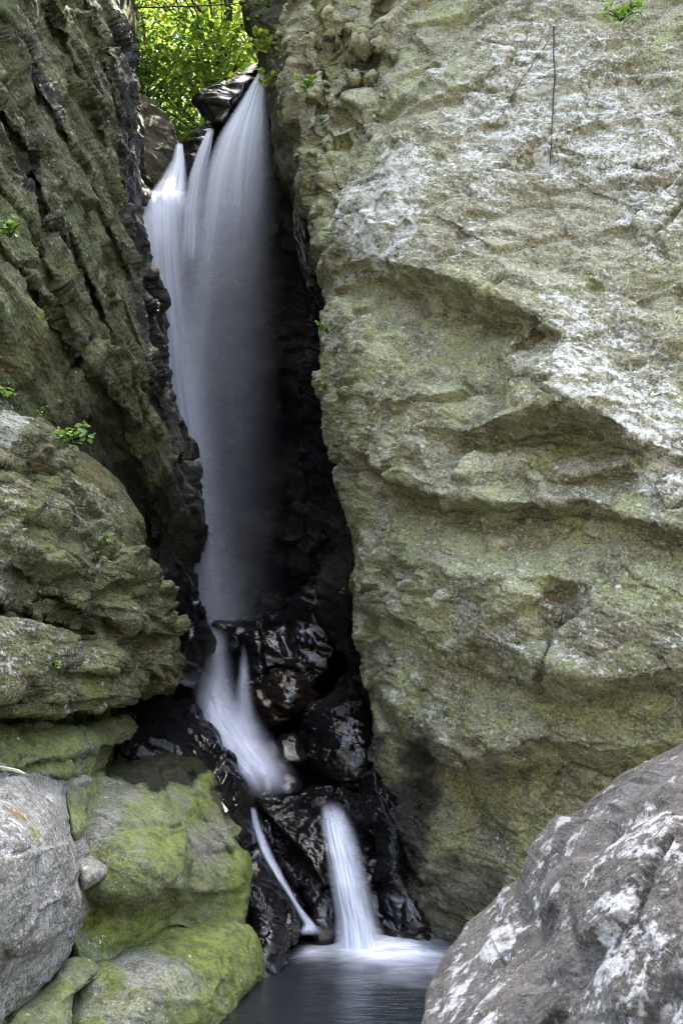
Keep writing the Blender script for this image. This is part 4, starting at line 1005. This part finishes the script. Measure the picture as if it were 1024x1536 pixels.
low = empty('lower_waterfall', [float(v) for v in P(545, 1420, 8.95)])
tag(low, 'short bright fall pouring over the crest rock into the pool', 'waterfall')
water_sheet('stream', M_FALL2, [
    (474, 508, 1198, 9.95, .3, .4, .25), (478, 520, 1210, 9.6, .5, .55, .3), (480, 534, 1240, 9.3, .55, .6, .3), (486, 548, 1280, 9.1, .6, .68, .32), (493, 560, 1330, 8.98, .6, .75, .34), (500, 574, 1380, 8.92, .62, .8, .36), (498, 592, 1428, 8.86, .6, .8, .36)], 60, 160, 3, low, 0.07, 21, (0.25, 0.5), 0.05, 0.12, (0.22, 0.0))
trk = water_sheet('trickle', M_FALL2, [
    (374, 384, 1210, 9.75, 0.16, 0.24, 0.16), (377, 394, 1240, 9.5, 0.24, 0.32, 0.16), (390, 410, 1280, 9.25, .34, .5, .2), (412, 430, 1320, 9.05, .36, .55, .2), (438, 452, 1360, 8.95, 0.32, 0.48, 0.24), (454, 476, 1388, 8.85, 0.40, 0.56, 0.32), (436, 490, 1404, 8.78, 0.24, 0.40, 0.16)], 20, 120, 2, None, 0.02, 25, (0.35, 0.4), 0.04, 0.05)
tag(trk, 'thin white trickle slanting down the dark rock to the pool', 'trickle')

# pool
nx, ny = 260, 260
X, Yg = np.meshgrid(np.linspace(-4.5, 3.5, nx), np.linspace(4.0, 11.0, ny))
q = np.stack([X * 2, Yg * 2, 0 * X], -1).reshape(-1, 3)
ns = fbm(q, 4, 0.55, seed=3).reshape(X.shape)
def ell(x, y, rx, ry, k=0.45):
    r = np.sqrt(((X - x) / rx) ** 2 + ((Yg - y) / ry) ** 2) + k * ns
    return np.clip(1 - r, 0, 1)
imp = P(548, 1418, 8.85)
foam = 0.9 * np.clip(2.0 * ell(imp[0] + 0.10, 8.78, 0.62, 0.62) ** 1.8 + 0.7 * ell(imp[0] + 0.36, 8.62, 0.95, 0.95) ** 2 + 0.6 * ell(-0.25, 8.75, 0.24, 0.32) ** 1.5, 0, 1)
z = 0.05 * foam + 0.006 * ns + 0.02 * foam * fbm(q * 3, 3, seed=8).reshape(X.shape)
me = quad_tri_mesh('water', np.stack([X, Yg, z], -1).reshape(-1, 3), grid_quads(ny, nx)[:, ::-1])
set_attr(me, 'foam', foam)
pool = link('water', me, M_POOL)
tag(pool, 'dark pool with white foam under the lower fall', 'pool', kind='structure')

# ------------------------------------------------------------------ stream bed, ground and hillside
X, Yg = np.meshgrid(np.linspace(-4.5, 3.5, 160), np.linspace(8.6, 17.5, 180))
zb = np.interp(Yg, [8.6, 9.2, 9.6, 10.2, 11.2, 13.0, 13.6, 15.0, 17.5], [-0.4, -0.1, 0.25, 0.75, 1.1, 2.0, 2.6, 2.75, 2.9])
q = np.stack([X, Yg, zb], -1).reshape(-1, 3)
zb = zb + (0.16 * fbm(q * 1.6, 4, 0.55, seed=12) + 0.22 * (worley(q * 1.7, 4.0)[:, 1] - 0.5)).reshape(X.shape)
me = quad_tri_mesh('stream_bed', np.stack([X, Yg, zb], -1).reshape(-1, 3), grid_quads(180, 160)[:, ::-1])
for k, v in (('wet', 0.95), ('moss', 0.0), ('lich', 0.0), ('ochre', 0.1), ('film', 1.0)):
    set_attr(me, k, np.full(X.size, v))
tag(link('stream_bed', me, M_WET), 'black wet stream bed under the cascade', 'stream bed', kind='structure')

g = 90
gx = np.sign(np.linspace(-1, 1, g)) * np.abs(np.linspace(-1, 1, g)) ** 3 * 400
X, Yg = np.meshgrid(gx, gx)
z = -0.35 + 0.12 * perlin(np.stack([X, Yg, 0 * X], -1).reshape(-1, 3) * 0.3, 4).reshape(X.shape)
back = np.clip(-(Yg + 6), 0, 60)
z = z + back * SKY_BLOCK_SLOPE  # unseen bank added behind the camera to cut low sky light
me = quad_tri_mesh('ground', np.stack([X, Yg, z], -1).reshape(-1, 3), grid_quads(g, g)[:, ::-1])
tag(link('ground', me, M_GROUND), 'stony ground of the gorge with an added unseen slope that blocks sky light', 'ground', kind='structure')
X, Yg = np.meshgrid(np.linspace(-45, 45, 90), np.linspace(17.2, 80, 80))
q = np.stack([X, Yg, 0 * X], -1).reshape(-1, 3)
z = 10.6 + (Yg - 17.2) * 0.42 + 0.8 * fbm(q * 0.25, 4, seed=6).reshape(X.shape)
me = quad_tri_mesh('hillside', np.stack([X, Yg, z], -1).reshape(-1, 3), grid_quads(80, 90)[:, ::-1])
tag(link('hillside', me, M_SOIL), 'wooded hillside above the falls', 'hillside', kind='structure')

# ------------------------------------------------------------------ foliage
LR = np.random.RandomState(5)
def leaf_mesh(name, cen, size, tilt, fold=0.25, up=(0, 0, 1), direction=None, aspect=0.62):
    """many separate small folded leaves at the given centres"""
    n = len(cen)
    a = LR.uniform(0, 2 * np.pi, n) if direction is None else direction + LR.normal(0, 0.25, n)
    d = np.stack([np.cos(a), np.sin(a), LR.normal(-0.2, tilt, n)], 1); d /= np.linalg.norm(d, axis=1)[:, None]
    upv = np.tile(np.array(up, float), (n, 1)) + LR.normal(0, tilt, (n, 3))
    s = np.cross(d, upv); s /= np.linalg.norm(s, axis=1)[:, None] + 1e-6
    nn = np.cross(s, d)
    L_ = (size * LR.uniform(0.6, 1.35, n))[:, None]; w = L_ * aspect * 0.5
    base = cen - d * L_ * 0.5
    v = np.stack([base, base + d * L_ * 0.35 + s * w + nn * w * fold, base + d * L_ * 0.72 + s * w * 0.75 + nn * w * fold * 0.5, base + d * L_ - nn * L_ * 0.08,
                  base + d * L_ * 0.72 - s * w * 0.75 + nn * w * fold * 0.5, base + d * L_ * 0.35 - s * w + nn * w * fold], 1).reshape(-1, 3)
    i = (np.arange(n) * 6)[:, None]
    quads = np.concatenate([i + np.array([[0, 1, 2, 3]]), i + np.array([[0, 3, 4, 5]])])
    me = quad_tri_mesh(name, v, quads, smooth=False)
    set_attr(me, 'rnd', np.repeat(np.clip(LR.uniform(0, 1, n), 0, 1), 6))
    return me

def tube_mesh(name, paths, sides=7):
    co, qd, off = [], [], 0
    for pts, rad in paths:
        pts = np.array(pts, float); n = len(pts)
        rad = np.interp(np.linspace(0, 1, n), np.linspace(0, 1, len(rad)), rad)
        tg = np.gradient(pts, axis=0); tg /= np.linalg.norm(tg, axis=1)[:, None] + 1e-9
        ref = np.array([0.3, 0.9, 0.2]); a = np.cross(tg, ref); a /= np.linalg.norm(a, axis=1)[:, None] + 1e-9
        b = np.cross(tg, a); th = np.linspace(0, 2 * np.pi, sides, endpoint=False)
        ring = pts[:, None] + rad[:, None, None] * (np.cos(th)[None, :, None] * a[:, None] + np.sin(th)[None, :, None] * b[:, None])
        co.append(ring.reshape(-1, 3)); qd.append(grid_quads(n, sides, cyclic=True, off=off)); off += n * sides
    return quad_tri_mesh(name, np.concatenate(co), np.concatenate(qd))

def wob_path(a, b, n, amp, seed):
    t = np.linspace(0, 1, n)[:, None]; a = np.array(a, float); b = np.array(b, float)
    p = a * (1 - t) + b * t
    q = np.concatenate([t * 2.5 + seed, t * 0 + seed * 1.7, t * 0], 1)
    o = np.stack([fbm(q, 3, seed=k + seed) for k in range(3)], 1) * amp * np.sin(np.pi * np.minimum(t, 0.98))
    return p + o

def tree(label, base, height, crown, nclump, per, leaf, mat, seed, thick=0.16, clump=0.75, lean=(0, 0)):
    """base, trunk to height, crown = (cx,cy,cz,rx,ry,rz) relative to base"""
    base = np.array(base, float)
    t = empty('broadleaf_tree', [float(v) for v in base]); tag(t, label, 'tree', 'trees above the falls')
    r = np.random.RandomState(seed)
    top = base + np.array([lean[0], lean[1], height])
    trunk = wob_path(base - [0, 0, 0.6], top, 24, 0.5, seed)
    paths = [(trunk, [thick, thick * 0.7, thick * 0.25])]
    cc = base + np.array(crown[:3])
    clumps = []
    while len(clumps) < nclump:
        v = r.uniform(-1, 1, 3)
        if 0.15 < np.linalg.norm(v) < 1: clumps.append(cc + v * np.array(crown[3:]))
    clumps = np.array(clumps)
    for k, c in enumerate(clumps[: min(40, nclump)]):
        j = int(np.clip((c[2] - base[2]) / height * 18 - 3, 5, 22))
        paths.append((wob_path(trunk[j], c, 9, 0.25, seed + k), [thick * 0.3, thick * 0.15, 0.012]))
    link('trunk', tube_mesh('trunk', paths), M_BARK, t)
    cen = np.repeat(clumps, per, 0)
    off = r.normal(0, 1, (len(cen), 3)) * np.array([clump, clump, clump * 0.38])
    cen = cen + off * np.repeat(r.uniform(0.6, 1.2, len(clumps)), per)[:, None]
    link('crown', leaf_mesh('crown', cen, leaf, 0.35), mat, t)
    return t

tree('bright yellow green maple leaning over the head of the falls', (-3.0, 20.0, 11.4), 8.0, (-0.3, 0, 5.4, 3.0, 1.8, 3.6), 46, 120, 0.15, M_LEAF, 1, 0.11, 0.55, (0.7, 0))
tree('pale soft green tree behind the slanting cliff edge', (-5.6, 23.0, 12.4), 9.5, (0.4, 0, 6.0, 2.6, 2.0, 4.0), 44, 110, 0.17, M_LEAF3, 2, 0.12, 0.6)
tree('low dark leafy tree filling the notch above the narrow spout', (-4.0, 18.6, 10.9), 4.2, (0.2, 0, 2.6, 2.0, 1.3, 2.2), 40, 110, 0.12, M_LEAF2, 3, 0.07, 0.45)
tree('slender tree with a visible thin trunk behind the crest', (-1.9, 22.0, 12.2), 9.5, (0.4, 0.4, 7.4, 2.6, 2.0, 3.0), 32, 100, 0.16, M_LEAF, 4, 0.10, 0.6, (0.5, 0))
tree('dark tree deep in the wood on the slope above the slab', (-7.5, 30.0, 15.5), 12, (0.5, 0, 7.0, 4.0, 3.0, 5.0), 60, 110, 0.22, M_LEAF2, 5, 0.18, 0.9)
tree('shadowy tree deep in the wood behind the maple', (-3.6, 32.0, 16.2), 12, (0.3, 0, 7.0, 4.0, 3.0, 5.0), 52, 110, 0.22, M_LEAF2, 6, 0.18, 0.9)
tree('far sunlit tree closing the view over the right spout', (-0.5, 34.0, 17.0), 13, (0, 0, 7.0, 4.0, 3.0, 5.2), 46, 110, 0.22, M_LEAF, 7, 0.18, 0.9)

def sprig(label, name, px, py, Y, n, spread, leaf, mat, droop=0.0, stems=5, group=None, cat='plant', fern=False):
    b = P(px, py, Y)
    t = empty(name, [float(v) for v in b]); tag(t, label, cat, group)
    r = np.random.RandomState(int(px * 7 + py))
    paths, cen = [], []
    for k in range(stems):
        a = r.uniform(0, 2 * np.pi)
        e = b + np.array([math.cos(a) * spread, -abs(math.sin(a)) * spread * 0.6 - 0.05, spread * r.uniform(0.0, 0.9) - droop * spread])
        m = (b + e) / 2 + np.array([0, 0, spread * 0.35])
        tt = np.linspace(0, 1, 9)[:, None]
        pth = (1 - tt) ** 2 * b + 2 * tt * (1 - tt) * m + tt ** 2 * e
        paths.append((pth, [0.006, 0.003]))
        per = max(2, n // stems)
        ii = r.uniform(0.25, 1.0, per)
        pt = np.stack([np.interp(ii, tt[:, 0], pth[:, c]) for c in range(3)], 1)
        cen.append(pt + r.normal(0, 0.22 if not fern else 0.12, (per, 3)) * spread)
    link('stem', tube_mesh('stem', paths, 5), M_ROOT, t)
    link('foliage', leaf_mesh('foliage', np.concatenate(cen), leaf, 0.5, up=(0, -0.6, 0.8)), mat, t)
    return t

sprig('bright fern tuft on the slanting cliff near the frame edge', 'fern', 16, 356, 7.9, 70, 0.12, 0.055, M_FERN, stems=9)
sprig('small fern beside the orange mossy hollow', 'fern', 8, 596, 6.9, 50, 0.09, 0.045, M_FERN, stems=8)
sprig('tiny two leaved plant at the top of the ledge block', 'plant', 66, 622, 8.0, 10, 0.06, 0.05, M_FERN, stems=3)
sprig('largest green fern, growing where the slab meets the dark cliff', 'fern', 112, 664, 8.1, 110, 0.14, 0.055, M_FERN, stems=10)
sprig('small plant sprouting in the middle of the large ledge', 'plant', 155, 812, 7.9, 18, 0.06, 0.045, M_FERN)
sprig('little clover like plant under the square ledge stone corner', 'plant', 76, 1000, 6.9, 20, 0.08, 0.05, M_FERN)
sprig('green sprig growing on the sunlit face of the fractured blocks', 'plant', 462, 132, 11.0, 36, 0.13, 0.075, M_FERN)
sprig('yellow green maple sprig high on the pale cliff', 'maple_sprig', 930, 32, 8.8, 50, 0.18, 0.085, M_FERN, stems=7)
sprig('upper tuft of moss plants on the pale cliff edge', 'plant', 492, 500, 10.1, 50, 0.11, 0.035, M_FERN)
sprig('lower tuft of moss plants on the pale cliff edge', 'plant', 488, 585, 9.9, 40, 0.10, 0.035, M_FERN)
sprig('leafy branch hanging over the top of the fall', 'leafy_branch', 408, 70, 14.4, 70, 0.45, 0.13, M_LEAF, droop=0.8, stems=7)
sprig('drooping leaf spray beside the head of the fall', 'leafy_branch', 408, 120, 14.2, 40, 0.28, 0.12, M_LEAF, droop=0.9, stems=4)
sprig('high leafy twig above the shaded rock corner', 'leafy_branch', 402, 12, 14.4, 50, 0.4, 0.13, M_LEAF2, droop=0.2, stems=6)
def root(label, pts, r, name='hanging_root', mat=M_ROOT, cat='root'):
    w = np.concatenate([P(x, y, Y)[None] for x, y, Y in pts])
    t = np.linspace(0, 1, 60); k = np.linspace(0, 1, len(pts))
    pth = np.stack([np.interp(t, k, w[:, c]) for c in range(3)], 1)
    pth += 0.012 * np.stack([perlin(np.stack([t * 7, t * 0 + c, t * 0], 1), c) for c in range(3)], 1)
    return tag(link(name, tube_mesh(name, [(pth, r)], 6), mat), label, cat)
HANG = [('long dark root hanging straight down the pale cliff', [(829, 40), (831, 110), (828, 180), (825, 248)], [0.008, 0.007, 0.004]),
        ('slanting dark root lying across the pale cliff', [(818, 66), (795, 100), (770, 140), (744, 186)], [0.005, 0.005, 0.003])]
root('thin bare branch stretched across the leaves at the top', [(150, 12, 17.5), (230, 11, 17.4), (300, 9, 17.2), (370, 5, 17.0)], [0.02, 0.016, 0.01], 'branch', M_BARK, 'branch')

M_PALE = leaf_material('pale_dead_leaf', (0.42, 0.47, 0.40), (0.5, 0.55, 0.47), 0.2)
lf = link('fallen_leaf', leaf_mesh('fallen_leaf', np.array([P(14, 1153, 6.0)]), 0.19, 0.04, direction=np.array([0.1]), aspect=0.22), M_PALE)
tag(lf, 'long pale leaf lying on the green stone shelf at the frame edge', 'leaf')

# roots follow the cliff surface
bpy.context.view_layer.update()
def on_surface(o, px, py, lift=0.03):
    from mathutils import Vector
    a = Vector(CAM); d = (Vector(P(px, py, 10.0)) - a).normalized()
    inv = o.matrix_world.inverted()
    ok, loc, nrm, i = o.ray_cast(inv @ a, (inv.to_3x3() @ d).normalized())
    return float((o.matrix_world @ loc).y) - lift if ok else None
for label, pts, r in HANG:
    k = np.linspace(0, len(pts) - 1, 22)
    pts = [(float(np.interp(v, range(len(pts)), [p_[0] for p_ in pts])), float(np.interp(v, range(len(pts)), [p_[1] for p_ in pts]))) for v in k]
    pp = [(x, y, on_surface(right_cliff, x, y, 0.03) or 9.0) for x, y in pts]
    root(label, pp, r)

# ------------------------------------------------------------------ camera, light, sky
cam = bpy.data.cameras.new('camera'); co_ = bpy.data.objects.new('camera', cam); COL.objects.link(co_)
cam.sensor_fit = 'VERTICAL'; cam.sensor_height = 36; cam.lens = LENS; cam.clip_end = 2000; cam.clip_start = 0.05
co_.location = [float(v) for v in CAM]; co_.rotation_euler = (math.pi / 2 + PITCH, 0, 0)
cam.dof.use_dof = True; cam.dof.focus_distance = 9.5; cam.dof.aperture_fstop = 8.0
scene.camera = co_

SUN_EL, SUN_AZ = math.radians(SUN_E), math.radians(SUN_A)     # azimuth clockwise from +Y
from mathutils import Vector
sd = Vector((math.sin(SUN_AZ) * math.cos(SUN_EL), math.cos(SUN_AZ) * math.cos(SUN_EL), math.sin(SUN_EL)))
sun = bpy.data.lights.new('sun', 'SUN'); sun.energy = SUN_P; sun.angle = math.radians(0.6); sun.color = (1.0, 0.95, 0.86)
so = bpy.data.objects.new('sun', sun); COL.objects.link(so); so.rotation_euler = sd.to_track_quat('Z', 'Y').to_euler(); so.location = (0, 0, 40)
wd = bpy.data.worlds.new('World'); scene.world = wd; wd.use_nodes = True
nt = wd.node_tree; nt.nodes.clear()
sky = nt.nodes.new('ShaderNodeTexSky'); sky.sky_type = 'NISHITA'; sky.sun_disc = False
sky.sun_elevation = SUN_EL; sky.sun_rotation = SUN_AZ; sky.altitude = 200; sky.air_density = 1.0; sky.dust_density = 4.5; sky.ozone_density = 0.3
bg = nt.nodes.new('ShaderNodeBackground'); bg.inputs[1].default_value = SKY_P
wo = nt.nodes.new('ShaderNodeOutputWorld'); nt.links.new(sky.outputs[0], bg.inputs[0]); nt.links.new(bg.outputs[0], wo.inputs[0])
vs = scene.view_settings; scene.display_settings.display_device = 'sRGB'
vs.view_transform = 'Standard'; vs.look = 'None'; vs.exposure = EXPO; vs.gamma = 1.0; vs.use_curve_mapping = False
scene.cycles.max_bounces = 8; scene.cycles.transparent_max_bounces = 24; scene.cycles.diffuse_bounces = 4

scene.cycles.filter_width = 1.1
